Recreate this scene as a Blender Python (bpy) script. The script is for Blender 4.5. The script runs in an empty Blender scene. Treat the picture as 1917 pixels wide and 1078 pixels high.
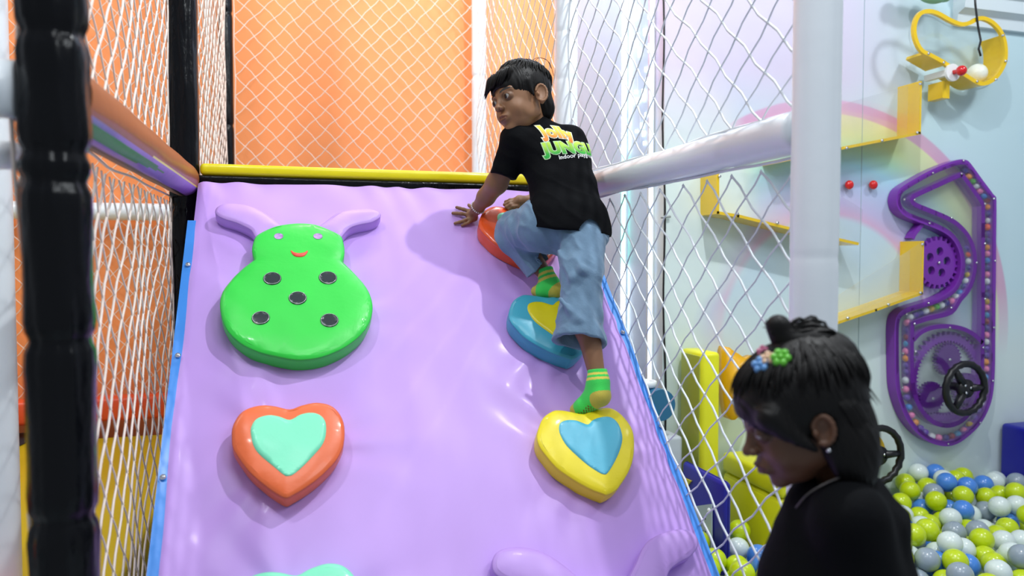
import bpy, bmesh, math, random
import numpy as np
from mathutils import Vector, Matrix, noise
from mathutils.bvhtree import BVHTree
random.seed(7); rng = np.random.default_rng(7)
SC = bpy.context.scene; COL = SC.collection
PI = math.pi; R = math.radians
# ------------------------------------------------------------------ camera
FPX = 1400.0
AZ, PITCH = R(16.6), R(2.2)
CAM = Vector((0, 0, 1.3))
FW = Vector((math.sin(AZ)*math.cos(PITCH), math.cos(AZ)*math.cos(PITCH), -math.sin(PITCH)))
RT = Vector((math.cos(AZ), -math.sin(AZ), 0)); UP = RT.cross(FW)
cd = bpy.data.cameras.new('camera'); cam = bpy.data.objects.new('camera', cd); COL.objects.link(cam)
cd.sensor_width = 36; cd.lens = 36*FPX/1917; cd.clip_start = .05; cd.clip_end = 60
mw = Matrix((RT, UP, -FW)).transposed().to_4x4(); mw.translation = CAM; cam.matrix_world = mw
cd.dof.use_dof = True; cd.dof.focus_distance = 2.15; cd.dof.aperture_fstop = 2.8
SC.camera = cam
# ------------------------------------------------------------------ world, lights, exposure
W = bpy.data.worlds.new('room_light'); SC.world = W; W.use_nodes = True
bg = W.node_tree.nodes['Background']; bg.inputs[0].default_value = (.80, .88, 1, 1); bg.inputs[1].default_value = .30
vs = SC.view_settings; vs.view_transform = 'Standard'; vs.look = 'None'; vs.gamma = 1; vs.use_curve_mapping = False; vs.exposure = 0.30
def lamp(name, loc, target, size, power, color=(1, 1, 1), sy=None):
    l = bpy.data.lights.new(name, 'AREA'); l.energy = power; l.color = color; l.size = size
    if sy: l.shape = 'RECTANGLE'; l.size_y = sy
    o = bpy.data.objects.new(name, l); COL.objects.link(o); o.location = loc
    o.rotation_euler = (Vector(target)-Vector(loc)).to_track_quat('-Z', 'Y').to_euler(); return o
lamp('ceiling_or_fill_light', (1.35, 1.35, 3.5), (.5, 1.8, 1), 0.06, 34, (.95, .98, 1))
lamp('ceiling_or_fill_light', (-.75, 1.0, 3.5), (.2, 1.9, 1), 0.06, 15, (.95, .98, 1))
lamp('ceiling_or_fill_light', (3.3, 1.3, 3.3), (2.6, 2.8, 1), .25, 13, (.9, .97, 1))
lamp('ceiling_or_fill_light', (.3, 3.1, 3.6), (.3, 4.1, 2.0), .5, 16, (1, .95, .9))
lamp('ceiling_or_fill_light', (-1.8, 2.6, 3.4), (-1.8, 3.6, .8), .5, 16, (1, .97, .93))
lamp('ceiling_or_fill_light', (1.7, -.6, 3.5), (1.3, 1.6, 1.2), .9, 20, (.9, .96, 1))  # added fill with no known fixture, brightens the near white post
lamp('ceiling_or_fill_light', (1.15, 3.2, 3.5), (1.4, 3.3, 1.2), .3, 14, (.8, .9, 1))  # cool fill lamp put in to lift the glossy side wall
lamp('ceiling_or_fill_light', (.2, .4, 3.6), (.4, 1.7, 1.0), .8, 13, (.93, .97, 1))
# ------------------------------------------------------------------ helpers
def ray(x, y): return FW + RT*((x-958.5)/FPX) - UP*((y-539)/FPX)
def at(x, y, d): return CAM + ray(x, y)*d
def hit(x, y, p, n):
    r = ray(x, y); return CAM + r*((Vector(p)-CAM).dot(n)/r.dot(n))
def onY(x, y, Y): return hit(x, y, (0, Y, 0), Vector((0, 1, 0)))
def onX(x, y, X): return hit(x, y, (X, 0, 0), Vector((1, 0, 0)))
def onZ(x, y, Z): return hit(x, y, (0, 0, Z), Vector((0, 0, 1)))
EA = R(45.5); PN = Vector((0, -math.sin(EA), math.cos(EA))); PT = Vector((-.25, 2.35, 1.531)); TU = Vector((0, math.cos(EA), math.sin(EA)))
def pan(x, y, h=0.): return hit(x, y, PT+PN*h, PN)
def st(p): q = p-PT; return (q.x, q.dot(TU))
def fst(s, t, h=0.): return PT + Vector((s, 0, 0)) + TU*t + PN*h

def s2l(c): return tuple(((v/12.92) if v <= .04045 else ((v+.055)/1.055)**2.4) for v in c)
def hexc(h): return s2l([int(h[i:i+2], 16)/255 for i in (0, 2, 4)])
MATS = {}
def mat(name, color, rough=.5, bump=0., bscale=40., metal=0., spec=.5, coat=0., var=0., attr=None, emit=0., alpha=1., trans=0., stretch=None, sheen=0., bdist=.01, sss=0.):
    if name in MATS: return MATS[name]
    if isinstance(color, str): color = hexc(color)
    m = bpy.data.materials.new(name); m.use_nodes = True; nt = m.node_tree; b = nt.nodes['Principled BSDF']
    b.inputs['Base Color'].default_value = (*color, 1); b.inputs['Roughness'].default_value = rough
    b.inputs['Metallic'].default_value = metal; b.inputs['Specular IOR Level'].default_value = spec
    b.inputs['Coat Weight'].default_value = coat; b.inputs['Coat Roughness'].default_value = .12
    b.inputs['Sheen Weight'].default_value = sheen
    if sss: b.inputs['Subsurface Weight'].default_value = sss; b.inputs['Subsurface Scale'].default_value = .01
    if trans: b.inputs['Transmission Weight'].default_value = trans
    if alpha < 1: b.inputs['Alpha'].default_value = alpha
    if emit: b.inputs['Emission Color'].default_value = (*color, 1); b.inputs['Emission Strength'].default_value = emit
    tc = nt.nodes.new('ShaderNodeTexCoord'); mp = nt.nodes.new('ShaderNodeMapping'); nt.links.new(tc.outputs['Object'], mp.inputs[0])
    if stretch: mp.inputs['Scale'].default_value = stretch
    if attr:
        a = nt.nodes.new('ShaderNodeAttribute'); a.attribute_name = attr
        nt.links.new(a.outputs['Color'], b.inputs['Base Color'])
        if emit: nt.links.new(a.outputs['Color'], b.inputs['Emission Color'])
    if var:
        n = nt.nodes.new('ShaderNodeTexNoise'); n.inputs['Scale'].default_value = bscale*.3; n.inputs['Detail'].default_value = 4
        nt.links.new(mp.outputs[0], n.inputs['Vector'])
        mx = nt.nodes.new('ShaderNodeHueSaturation'); mr = nt.nodes.new('ShaderNodeMapRange')
        nt.links.new(n.outputs[0], mr.inputs[0]); mr.inputs[1].default_value = .3; mr.inputs[2].default_value = .7
        mr.inputs[3].default_value = 1-var; mr.inputs[4].default_value = 1+var
        nt.links.new(mr.outputs[0], mx.inputs['Value'])
        if attr: nt.links.new(a.outputs['Color'], mx.inputs['Color'])
        else: mx.inputs['Color'].default_value = (*color, 1)
        nt.links.new(mx.outputs[0], b.inputs['Base Color'])
    if bump:
        n = nt.nodes.new('ShaderNodeTexNoise'); n.inputs['Scale'].default_value = bscale; n.inputs['Detail'].default_value = 5
        nt.links.new(mp.outputs[0], n.inputs['Vector'])
        bp = nt.nodes.new('ShaderNodeBump'); bp.inputs['Strength'].default_value = bump; bp.inputs['Distance'].default_value = bdist
        nt.links.new(n.outputs[0], bp.inputs['Height']); nt.links.new(bp.outputs[0], b.inputs['Normal'])
    MATS[name] = m; return m
def vinyl(name, c, rough=.38, bump=.12, bscale=25, **k): return mat(name, c, rough, bump, bscale, coat=.15, **k)

def obj(name, V, F, m=None, parent=None, smooth=True, cols=None, mi=None, label=None):
    me = bpy.data.meshes.new(name); me.from_pydata([tuple(v) for v in V], [], [tuple(f) for f in F]); me.update()
    if smooth: me.polygons.foreach_set('use_smooth', [True]*len(me.polygons))
    if m is not None:
        for mm in (m if isinstance(m, (list, tuple)) else [m]): me.materials.append(mm)
    if mi is not None: me.polygons.foreach_set('material_index', mi)
    if cols is not None:
        a = me.color_attributes.new('Col', 'FLOAT_COLOR', 'POINT'); c4 = np.ones((len(V), 4), np.float32); c4[:, :3] = cols
        a.data.foreach_set('color', c4.ravel())
    o = bpy.data.objects.new(name, me); COL.objects.link(o)
    if parent is not None:
        o.parent = parent; o.matrix_parent_inverse = PINV(parent)
    if label: o['label'] = label
    return o
LOC = {}
def PINV(p): return Matrix.Translation(-LOC[p.name]) if p.name in LOC else Matrix.Identity(4)
def thing(name, label, cat, loc=(0, 0, 0), group=None):
    o = bpy.data.objects.new(name, None); COL.objects.link(o); o.location = loc; LOC[o.name] = Vector(loc)
    o.empty_display_size = .05
    o['label'] = label; o['category'] = cat
    if group: o['group'] = group
    return o
def tag(o, label=None, cat=None, group=None, kind=None):
    if label: o['label'] = label
    if cat: o['category'] = cat
    if group: o['group'] = group
    if kind: o['kind'] = kind
    return o
def struct(o): o['kind'] = 'structure'; return o
def setorigin(o, p):                                   # move a mesh object's origin to p (world)
    p = Vector(p); o.data.transform(Matrix.Translation(-p)); o.location = p; return o

class MB:
    def __init__(s): s.V = []; s.F = []; s.M = []
    def add(s, V, F, mi=0):
        b = len(s.V); s.V += [Vector(v) for v in V]; s.F += [[i+b for i in f] for f in F]; s.M += [mi]*len(F)
    def box(s, lo, hi, mi=0, bev=0.):
        x0, y0, z0 = lo; x1, y1, z1 = hi
        if bev <= 0:
            s.add([(x0,y0,z0),(x1,y0,z0),(x1,y1,z0),(x0,y1,z0),(x0,y0,z1),(x1,y0,z1),(x1,y1,z1),(x0,y1,z1)],
                  [(0,3,2,1),(4,5,6,7),(0,1,5,4),(1,2,6,5),(2,3,7,6),(3,0,4,7)], mi); return
        bm = bmesh.new(); bmesh.ops.create_cube(bm, size=1)
        for v in bm.verts: v.co = Vector(((x0+x1)/2+v.co.x*(x1-x0), (y0+y1)/2+v.co.y*(y1-y0), (z0+z1)/2+v.co.z*(z1-z0)))
        bmesh.ops.bevel(bm, geom=list(bm.edges), offset=bev, segments=3, profile=.5, affect='EDGES')
        s.addbm(bm, mi)
    def addbm(s, bm, mi=0):
        bm.verts.index_update(); s.add([v.co.copy() for v in bm.verts], [[v.index for v in f.verts] for f in bm.faces], mi); bm.free()
    def tube(s, pts, r, n=8, mi=0, caps=True, closed=False, ell=None):
        pts = [Vector(p) for p in pts]; N = len(pts)
        rs = r if isinstance(r, (list, tuple)) else [r]*N
        V = []; prev = None
        for i, p in enumerate(pts):
            if closed: t = pts[(i+1) % N]-pts[i-1]
            else: t = pts[min(i+1, N-1)]-pts[max(i-1, 0)]
            if t.length < 1e-9: t = Vector((0, 0, 1))
            t.normalize()
            if prev is None:
                a = Vector((0, 0, 1)) if abs(t.z) < .9 else Vector((1, 0, 0)); a = (a-t*a.dot(t)).normalized()
            else: a = (prev-t*prev.dot(t)).normalized()
            prev = a; b = t.cross(a)
            for k in range(n):
                an = 2*PI*k/n; V.append(p+(a*math.cos(an)+b*math.sin(an))*rs[i])
        F = []
        for i in range(N if closed else N-1):
            j = (i+1) % N
            for k in range(n): F.append((i*n+k, i*n+(k+1) % n, j*n+(k+1) % n, j*n+k))
        if caps and not closed: F.append(tuple(range(n))[::-1]); F.append(tuple((N-1)*n+k for k in range(n)))
        s.add(V, F, mi)
    def ball(s, c, r, mi=0, seg=12, ring=8, sc=(1, 1, 1)):
        bm = bmesh.new(); bmesh.ops.create_uvsphere(bm, u_segments=seg, v_segments=ring, radius=r)
        for v in bm.verts: v.co = Vector(c)+Vector((v.co.x*sc[0], v.co.y*sc[1], v.co.z*sc[2]))
        s.addbm(bm, mi)
    def prism(s, pts, d, mi=0, mside=None, holes=()):       # pts: outline (3d, planar), extruded by vector d
        pts = [Vector(p) for p in pts]; d = Vector(d)
        loops = [pts]+[[Vector(q) for q in h] for h in holes]
        bm = bmesh.new(); edges = []; allv = []
        for L in loops:
            vs = [bm.verts.new(p) for p in L]; allv.append(vs)
            for i in range(len(vs)): edges.append(bm.edges.new((vs[i-1], vs[i])))
        bmesh.ops.triangle_fill(bm, edges=edges, use_beauty=True, use_dissolve=False)
        bm.verts.index_update(); V = [v.co.copy() for v in bm.verts]; F = [[v.index for v in f.verts] for f in bm.faces]
        n = len(V); idx = [[v.index for v in vs] for vs in allv]; bm.free()
        s.add(V+[v+d for v in V], F+[[i+n for i in f][::-1] for f in F], mi)
        S = []
        for L in idx:
            for i in range(len(L)): a, b = L[i-1], L[i]; S.append((a, b, b+n, a+n))
        b0 = len(s.V)-2*n
        for f in S: s.F.append([i+b0 for i in f]); s.M.append(mi if mside is None else mside)
    def build(s, name, m, parent=None, smooth=True, label=None, fixn=True):
        o = obj(name, s.V, s.F, m, parent, smooth, mi=s.M if isinstance(m, (list, tuple)) else None, label=label)
        if fixn:
            bm = bmesh.new(); bm.from_mesh(o.data); bmesh.ops.recalc_face_normals(bm, faces=bm.faces); bm.to_mesh(o.data); bm.free()
        return o
def autosmooth(o, ang=35):
    bm = bmesh.new(); bm.from_mesh(o.data)
    for e in bm.edges:
        if len(e.link_faces) == 2 and e.calc_face_angle(0) > R(ang): e.smooth = False
    bm.to_mesh(o.data); bm.free(); return o
def cat_rom(P, n=6, closed=True):
    P = [Vector(p) for p in P]; N = len(P); out = []
    rngi = range(N if closed else N-1)
    for i in rngi:
        if closed: a, b, c, d = P[i-1], P[i], P[(i+1) % N], P[(i+2) % N]
        else: a, b, c, d = P[max(i-1, 0)], P[i], P[i+1], P[min(i+2, N-1)]
        for k in range(n):
            t = k/n; out.append(.5*((2*b)+(c-a)*t+(2*a-5*b+4*c-d)*t*t+(3*b-a-3*c+d)*t**3))
    if not closed: out.append(P[-1])
    return out
def inset2(P, d):                                       # inward offset of a closed 2d loop
    N = len(P); area = sum(P[i-1][0]*P[i][1]-P[i][0]*P[i-1][1] for i in range(N)); sg = 1 if area > 0 else -1
    out = []
    for i in range(N):
        a, b = P[i-1], P[(i+1) % N]; t = Vector((b[0]-a[0], b[1]-a[1]));
        if t.length < 1e-9: t = Vector((1, 0))
        t.normalize(); out.append((P[i][0]-t.y*d*sg, P[i][1]+t.x*d*sg))
    return out

# ------------------------------------------------------------------ signed distance modelling (for figures)
class Field:
    def __init__(s, lo, hi, res):
        s.lo = np.array(lo, np.float32); s.res = res
        s.n = np.ceil((np.array(hi)-np.array(lo))/res).astype(int)+1
        s.f = np.full(s.n, .06, np.float32)
        s.ax = [s.lo[i]+np.arange(s.n[i], dtype=np.float32)*res for i in range(3)]
    def sl(s, lo, hi):
        out = []
        for i in range(3):
            a = int(max(0, math.floor((lo[i]-s.lo[i])/s.res))); b = int(min(s.n[i], math.ceil((hi[i]-s.lo[i])/s.res)+1)); out.append(slice(a, max(a, b)))
        return tuple(out)
    def grid(s, S): return s.ax[0][S[0]][:, None, None], s.ax[1][S[1]][None, :, None], s.ax[2][S[2]][None, None, :]
    def op(s, prim, k=.01, mode='add'):
        lo, hi, fn = prim; m = k+.02
        S = s.sl([v-m for v in lo], [v+m for v in hi]); sub = s.f[S]
        if sub.size == 0: return
        d = fn(*s.grid(S)).astype(np.float32); kk = max(k, 1e-5)
        if mode == 'add':
            h = np.clip(.5+.5*(sub-d)/kk, 0, 1); s.f[S] = sub*(1-h)+d*h-kk*h*(1-h)
        else:
            d = -d; h = np.clip(.5-.5*(sub-d)/kk, 0, 1); s.f[S] = sub*(1-h)+d*h+kk*h*(1-h)
    def sub(s, prim, k=.006): s.op(prim, k, 'sub')
    def mesh(s):
        f = s.f; sg = f < 0; nx, ny, nz = f.shape
        c = np.zeros((nx-1, ny-1, nz-1), np.int8)
        for dx in (0, 1):
            for dy in (0, 1):
                for dz in (0, 1): c += sg[dx:nx-1+dx, dy:ny-1+dy, dz:nz-1+dz]
        I = np.argwhere((c > 0) & (c < 8)); N = len(I)
        idx = -np.ones(c.shape, np.int64); idx[I[:, 0], I[:, 1], I[:, 2]] = np.arange(N)
        acc = np.zeros((N, 3)); cnt = np.zeros(N)
        cor = [(a, b, d) for a in (0, 1) for b in (0, 1) for d in (0, 1)]
        val = {q: f[I[:, 0]+q[0], I[:, 1]+q[1], I[:, 2]+q[2]] for q in cor}
        for q in cor:
            for ax in range(3):
                if q[ax] == 1: continue
                r = list(q); r[ax] = 1; r = tuple(r); a, b = val[q], val[r]; m = (a < 0) != (b < 0)
                t = np.where(m, a/np.where(m, a-b, 1), 0)
                p = np.array(q, float)[None]+np.zeros((N, 1)); p[:, ax] += t
                acc[m] += p[m]; cnt[m] += 1
        V = (I+acc/np.maximum(cnt, 1)[:, None])*s.res+s.lo
        F = []
        for ax in range(3):
            u, v = [(1, 2), (2, 0), (0, 1)][ax]
            n2 = list(f.shape); n2[ax] -= 1
            A = [slice(0, n) for n in f.shape]; B = list(A); A[ax] = slice(0, f.shape[ax]-1); B[ax] = slice(1, f.shape[ax])
            a, b = sg[tuple(A)], sg[tuple(B)]; E = np.argwhere(a != b)
            ok = (E[:, u] > 0) & (E[:, v] > 0) & (E[:, u] < f.shape[u]-1) & (E[:, v] < f.shape[v]-1); E = E[ok]
            ins = a[E[:, 0], E[:, 1], E[:, 2]]
            def g(du, dv):
                q = E.copy(); q[:, u] -= du; q[:, v] -= dv; return idx[q[:, 0], q[:, 1], q[:, 2]]
            Q = np.stack([g(1, 1), g(0, 1), g(0, 0), g(1, 0)], 1)
            Q[~ins] = Q[~ins][:, ::-1]; F.append(Q)
        return V, np.concatenate(F)
def cap(a, b, ra, rb=None):
    a = np.array(a, np.float32); b = np.array(b, np.float32); rb = ra if rb is None else rb
    r = max(ra, rb); lo = np.minimum(a, b)-r; hi = np.maximum(a, b)+r; ab = b-a; L2 = max(float(ab@ab), 1e-12)
    def fn(x, y, z):
        t = np.clip(((x-a[0])*ab[0]+(y-a[1])*ab[1]+(z-a[2])*ab[2])/L2, 0, 1)
        return np.sqrt((x-a[0]-t*ab[0])**2+(y-a[1]-t*ab[1])**2+(z-a[2]-t*ab[2])**2)-(ra+(rb-ra)*t)
    return lo, hi, fn
def ell(c, r, M=None):                                  # M: 3x3, columns = local axes
    c = np.array(c, np.float32); r = np.array(r, np.float32); m = float(r.max())
    A = np.eye(3) if M is None else np.array(M)
    ext = np.sqrt(((A*r[None, :])**2).sum(1)) if M is not None else r
    def fn(x, y, z):
        X, Y, Z = x-c[0], y-c[1], z-c[2]
        u = X*A[0, 0]+Y*A[1, 0]+Z*A[2, 0]; v = X*A[0, 1]+Y*A[1, 1]+Z*A[2, 1]; w = X*A[0, 2]+Y*A[1, 2]+Z*A[2, 2]
        k0 = np.sqrt((u/r[0])**2+(v/r[1])**2+(w/r[2])**2); k1 = np.sqrt((u/r[0]**2)**2+(v/r[1]**2)**2+(w/r[2]**2)**2)
        return k0*(k0-1)/np.maximum(k1, 1e-6)
    return c-ext, c+ext, fn
def half(c, n, rad):                                    # solid = side that n points away from, limited to a sphere
    c = np.array(c, np.float32); n = np.array(n, np.float32); n = n/np.linalg.norm(n)
    def fn(x, y, z):
        d = (x-c[0])*n[0]+(y-c[1])*n[1]+(z-c[2])*n[2]
        q = np.sqrt((x-c[0])**2+(y-c[1])**2+(z-c[2])**2)-rad
        return np.maximum(-d, q)
    return c-rad, c+rad, fn
def chain(F, pts, rs, k=.008):
    for i in range(len(pts)-1): F.op(cap(pts[i], pts[i+1], rs[i], rs[i+1]), k if i == 0 else max(k*.6, .003))
# ------------------------------------------------------------------ materials
white_vinyl = vinyl('white_vinyl', 'eef5fa', .3, .1, 18)
black_vinyl = mat('black_vinyl', (.003, .0035, .005), .2, .5, 14, spec=.2, stretch=(1, 1, .35), bdist=.02)
lilac = mat('lilac_vinyl', 'c49cea', .45, .10, 5, coat=.03, var=.03)
blue_vinyl = vinyl('blue_vinyl', '3f8fe8'); yellow_v = vinyl('yellow_vinyl', 'e9dc00')
orange_v = vinyl('orange_pad', 'f0703c', .42, .15, 16); mint = vinyl('mint_pad', '84efc4', .45); green_v = vinyl('green_pad', '2fd646', .4)
heart_yellow = vinyl('yellow_pad', 'f6e21c', .45); sky_v = vinyl('sky_blue_pad', '5cc0dc', .42); teal_v = vinyl('teal_pad', '3fa6c0', .38)
mustard_v = vinyl('mustard_pad', 'dfd000', .42); orange_gloss = vinyl('glossy_orange_pad', 'f05a24', .25)
black_spot = mat('black_spot', (.02, .03, .035), .3); silver = mat('silver_edge', (.7, .7, .72), .3, metal=.9)
red_v = mat('red_print', 'f0483a', .4); lilac_dot = mat('lilac_dot', 'b78ed0', .4)
chrome = mat('chrome', (.85, .86, .9), .2, metal=1)
rope = mat('white_rope', 'e6ecf2', .6, .5, 600, bdist=.001); rope_warm = mat('cream_rope', 'f2e2d6', .65)
floor_m = mat('grey_floor', 'a9b4b8', .5, .1, 60, var=.05)
# ------------------------------------------------------------------ the room
m = MB(); m.box((-3.4, -.6, -.05), (4.4, 4.3, 0)); struct(m.build('floor', floor_m, smooth=False))
ow = mat('orange_wall', 'fb9c5c', .55, .08, 6, var=.04)
m = MB(); m.box((-3.4, 4.14, 0), (1.49, 4.3, 3.4)); struct(m.build('wall_back', ow, smooth=False))
# mural
mm = bpy.data.materials.new('pastel_mural'); mm.use_nodes = True; nt = mm.node_tree; bs = nt.nodes['Principled BSDF']
bs.inputs['Roughness'].default_value = .42
geo = nt.nodes.new('ShaderNodeTexCoord'); sep = nt.nodes.new('ShaderNodeSeparateXYZ'); nt.links.new(geo.outputs['Object'], sep.inputs[0])
MC = Vector((2.31, 2.8, .9525))
def mth(op, a, b=None, c=None, clampv=False):
    n = nt.nodes.new('ShaderNodeMath'); n.operation = op; n.use_clamp = clampv
    for i, v in enumerate((a, b, c)):
        if v is None: continue
        if isinstance(v, (int, float)): n.inputs[i].default_value = v
        else: nt.links.new(v, n.inputs[i])
    return n.outputs[0]
dx = mth('SUBTRACT', sep.outputs[0], MC.x); dz = mth('SUBTRACT', sep.outputs[2], MC.z)
rad = mth('DIVIDE', mth('SQRT', mth('ADD', mth('MULTIPLY', dx, dx), mth('MULTIPLY', dz, dz))), 1.30)
cr = nt.nodes.new('ShaderNodeValToRGB'); nt.links.new(rad, cr.inputs[0]); e = cr.color_ramp.elements
stops = [(0, 'c3dde8'), (.405, 'c6dcea'), (.425, 'd6b4d6'), (.46, 'c6bde2'), (.53, 'b6c6ea'), (.60, 'a9dcee'), (.65, 'b6e4c4'), (.70, 'd2e69c'), (.762, 'e4e99c'), (.768, 'dc98bc'), (.808, 'd295be'), (.814, 'c4e2ec'), (1, 'bfdeea')]
e[0].position, e[0].color = 0, (*hexc(stops[0][1]), 1); e[1].position, e[1].color = 1, (*hexc(stops[-1][1]), 1)
for p, c in stops[1:-1]: q = e.new(p); q.color = (*hexc(c), 1)
ns = nt.nodes.new('ShaderNodeTexNoise'); ns.inputs['Scale'].default_value = 1.1; ns.inputs['Detail'].default_value = 2; nt.links.new(geo.outputs['Object'], ns.inputs['Vector'])
cl = nt.nodes.new('ShaderNodeValToRGB'); nt.links.new(ns.outputs[0], cl.inputs[0]); e = cl.color_ramp.elements
e[0].position = .44; e[0].color = (0, 0, 0, 1); e[1].position = .50; e[1].color = (1, 1, 1, 1)
mx = nt.nodes.new('ShaderNodeMix'); mx.data_type = 'RGBA'; mxz = nt.nodes.new('ShaderNodeMath'); mxz.operation = 'MAXIMUM'; nt.links.new(mth('MULTIPLY', mth('SUBTRACT', 1.28, sep.outputs[2]), 2.2, clampv=True), mxz.inputs[1]); nt.links.new(mxz.outputs[0], mx.inputs[0])
nt.links.new(mth('MAXIMUM', mth('MULTIPLY', cl.outputs[0], .25), mth('MULTIPLY', mth('ADD', mth('SUBTRACT', 2.02, sep.outputs[0]), mth('MULTIPLY', mth('SUBTRACT', ns.outputs[0], .5), 2.2)), 3.5, clampv=True)), mxz.inputs[0]); nt.links.new(cr.outputs[0], mx.inputs[6])
mx.inputs[7].default_value = (*hexc('dcebe8'), 1)
# pink haze painted high on the wall
hz = mth('MULTIPLY', mth('SUBTRACT', sep.outputs[2], 1.72), 2.6, clampv=True); hz = mth('MULTIPLY', hz, mth('SUBTRACT', 1, mth('MULTIPLY', mth('SUBTRACT', sep.outputs[0], 2.35), 2.0, clampv=True)), clampv=True)
mx2 = nt.nodes.new('ShaderNodeMix'); mx2.data_type = 'RGBA'; nt.links.new(mth('MULTIPLY', hz, .75), mx2.inputs[0]); nt.links.new(mx.outputs[2], mx2.inputs[6]); mx2.inputs[7].default_value = (*hexc('dcc6e2'), 1)
nt.links.new(mx2.outputs[2], bs.inputs['Base Color'])
m = MB(); m.box((1.49, 2.8, 0), (4.4, 2.95, 3.4)); struct(m.build('wall_right', mm, smooth=False))
gl = mat('glossy_panel', 'c2e0ff', .4, .06, 8, coat=.15)
m = MB(); m.box((1.49, 2.95, 0), (1.62, 4.14, 3.4)); struct(m.build('wall_side', gl, smooth=False))
# cornice at the top right
cw = mat('cornice_white', 'dde8ee', .4); m = MB()
p0 = onY(1800, 8, 2.8); z0 = p0.z
prof = [(2.8, -.17), (2.775, -.17), (2.77, -.13), (2.735, -.115), (2.73, -.07), (2.69, -.05), (2.68, 0), (2.66, .01), (2.66, .05), (2.8, .05)]
m.prism([(2.98, y, z0+.10+z*1.2) for y, z in prof], (1.42, 0, 0)); struct(autosmooth(m.build('trim_1', cw)))
# seam lines of the wall panels
pl = mat('seam_grey', '9fb4bd', .6); m = MB()
for x in (1613,):
    p = onY(x, 300, 2.8); m.box((p.x-.0012, 2.7985, .3), (p.x+.0012, 2.8, 3.4))
struct(m.build('trim_2', pl, smooth=False))

# ------------------------------------------------------------------ playground frame
XL, XR, YN, YB, YF = -.291, .909, 1.09, 2.39, 4.03
frame = thing('climbing_structure', 'tubular indoor playground structure with black and white vinyl-wrapped posts and padded rails', 'play structure', (XL, YB, 0))
def post(x, y, r, m, label, pinch=(), z0=0, z1=3.3, ripple=.0, name='post', parent=frame, seg=32, puff=0., pin=.13):
    zs = sorted(set([z0, z1]+[round(z0+i*.02, 3) for i in range(int((z1-z0)/.02)+1)]+[z+d for z in pinch for d in (-.012, -.005, 0, .005, .012)]))
    V = []
    ph = rng.uniform(0, 6, 8)
    for z in zs:
        dmin = min([abs(z-q) for q in pinch]+[9])
        rr = r*(1-pin*math.exp(-(dmin/.010)**2) + puff*math.exp(-((dmin-.03)/.02)**2))
        for k in range(seg):
            a = 2*PI*k/seg
            w = 1+ripple*(math.sin(9*a+ph[0]+6*math.sin(z*5+ph[1]))+.7*math.sin(14*a+ph[2]+z*9))*(.35+math.exp(-(dmin/.06)**2)) + ripple*.6*math.sin(z*21+3*math.sin(a+ph[3]))
            V.append((x+rr*w*math.cos(a), y+rr*w*math.sin(a), z))
    n = len(zs); F = [(i*seg+k, i*seg+(k+1) % seg, (i+1)*seg+(k+1) % seg, (i+1)*seg+k) for i in range(n-1) for k in range(seg)]
    F += [tuple(range(seg))[::-1], tuple((n-1)*seg+k for k in range(seg))]
    return obj(name, V, F, m, parent, label=label)
def zof(x, ys, X=None, Y=None): return [(onX(x, y, X) if X is not None else onY(x, y, Y)).z for y in ys]
post(XL+.006, YN, .040, black_vinyl, 'nearest black vinyl-wrapped post, puffed between its cinched bands', zof(92, (70, 285, 340, 640, 985), X=XL)+[2.0, 2.4], ripple=.018, puff=.04, seg=64)
post(XL, YB, .042, black_vinyl, 'black wrapped post at the top left corner of the ramp', (1.45, 2.35), ripple=.02, seg=64)
post(XL, YF, .034, black_vinyl, 'far black wrapped post', zof(428, (25, 235), Y=YF)+[1.3], ripple=.012)
post(XR, 1.14, .0415, white_vinyl, 'nearest white post on the right', [zof(1530, (482,), X=XR)[0]], ripple=.004, seg=48, pin=.03)
post(XR-.005, YB, .037, white_vinyl, 'white post at the top right corner of the ramp', zof(1060, (62, 150), Y=YB), ripple=.003, pin=.05)
post(1.012, YF, .040, white_vinyl, 'far white post before the orange wall', (2.3,), ripple=.004)
p = onY(-10, 400, 2.2)
post(p.x, 2.2, .040, white_vinyl, 'white post at the left edge of the picture', (), ripple=.003)
def rail(p0, p1, r, m, label, name='rail', parent=frame, pinch=(), seg=28, mi=None, ripple=.004):
    p0 = Vector(p0); p1 = Vector(p1); L = (p1-p0).length; t = (p1-p0)/L
    a = Vector((0, 0, 1)); a = (a-t*a.dot(t)).normalized(); b = t.cross(a)
    n = max(2, int(L/.02)); V = []; ph = rng.uniform(0, 6)
    for i in range(n+1):
        s = L*i/n; dm = min([abs(s-q) for q in pinch]+[9]); rr = r*(1-.10*math.exp(-(dm/.012)**2))
        for k in range(seg):
            an = 2*PI*k/seg; w = 1+ripple*(math.sin(5*an+ph+s*14)+math.sin(s*33+2*an))
            V.append(p0+t*s+(a*math.cos(an)+b*math.sin(an))*rr*w)
    F = [(i*seg+k, i*seg+(k+1) % seg, (i+1)*seg+(k+1) % seg, (i+1)*seg+k) for i in range(n) for k in range(seg)]
    F += [tuple(range(seg))[::-1], tuple(n*seg+k for k in range(seg))]
    M = None
    if mi: M = [mi(((k+.5)/seg)*360, L*(i+.5)/n, L) for i in range(n) for k in range(seg)]+[0, 0]
    return obj(name, V, F, m, parent, mi=M, label=label)
rail((XR, 1.17, 1.536), (XR-.002, YB-.03, 1.528), .040, white_vinyl, 'glossy white padded rail on the right side', pinch=(.25,))
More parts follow.
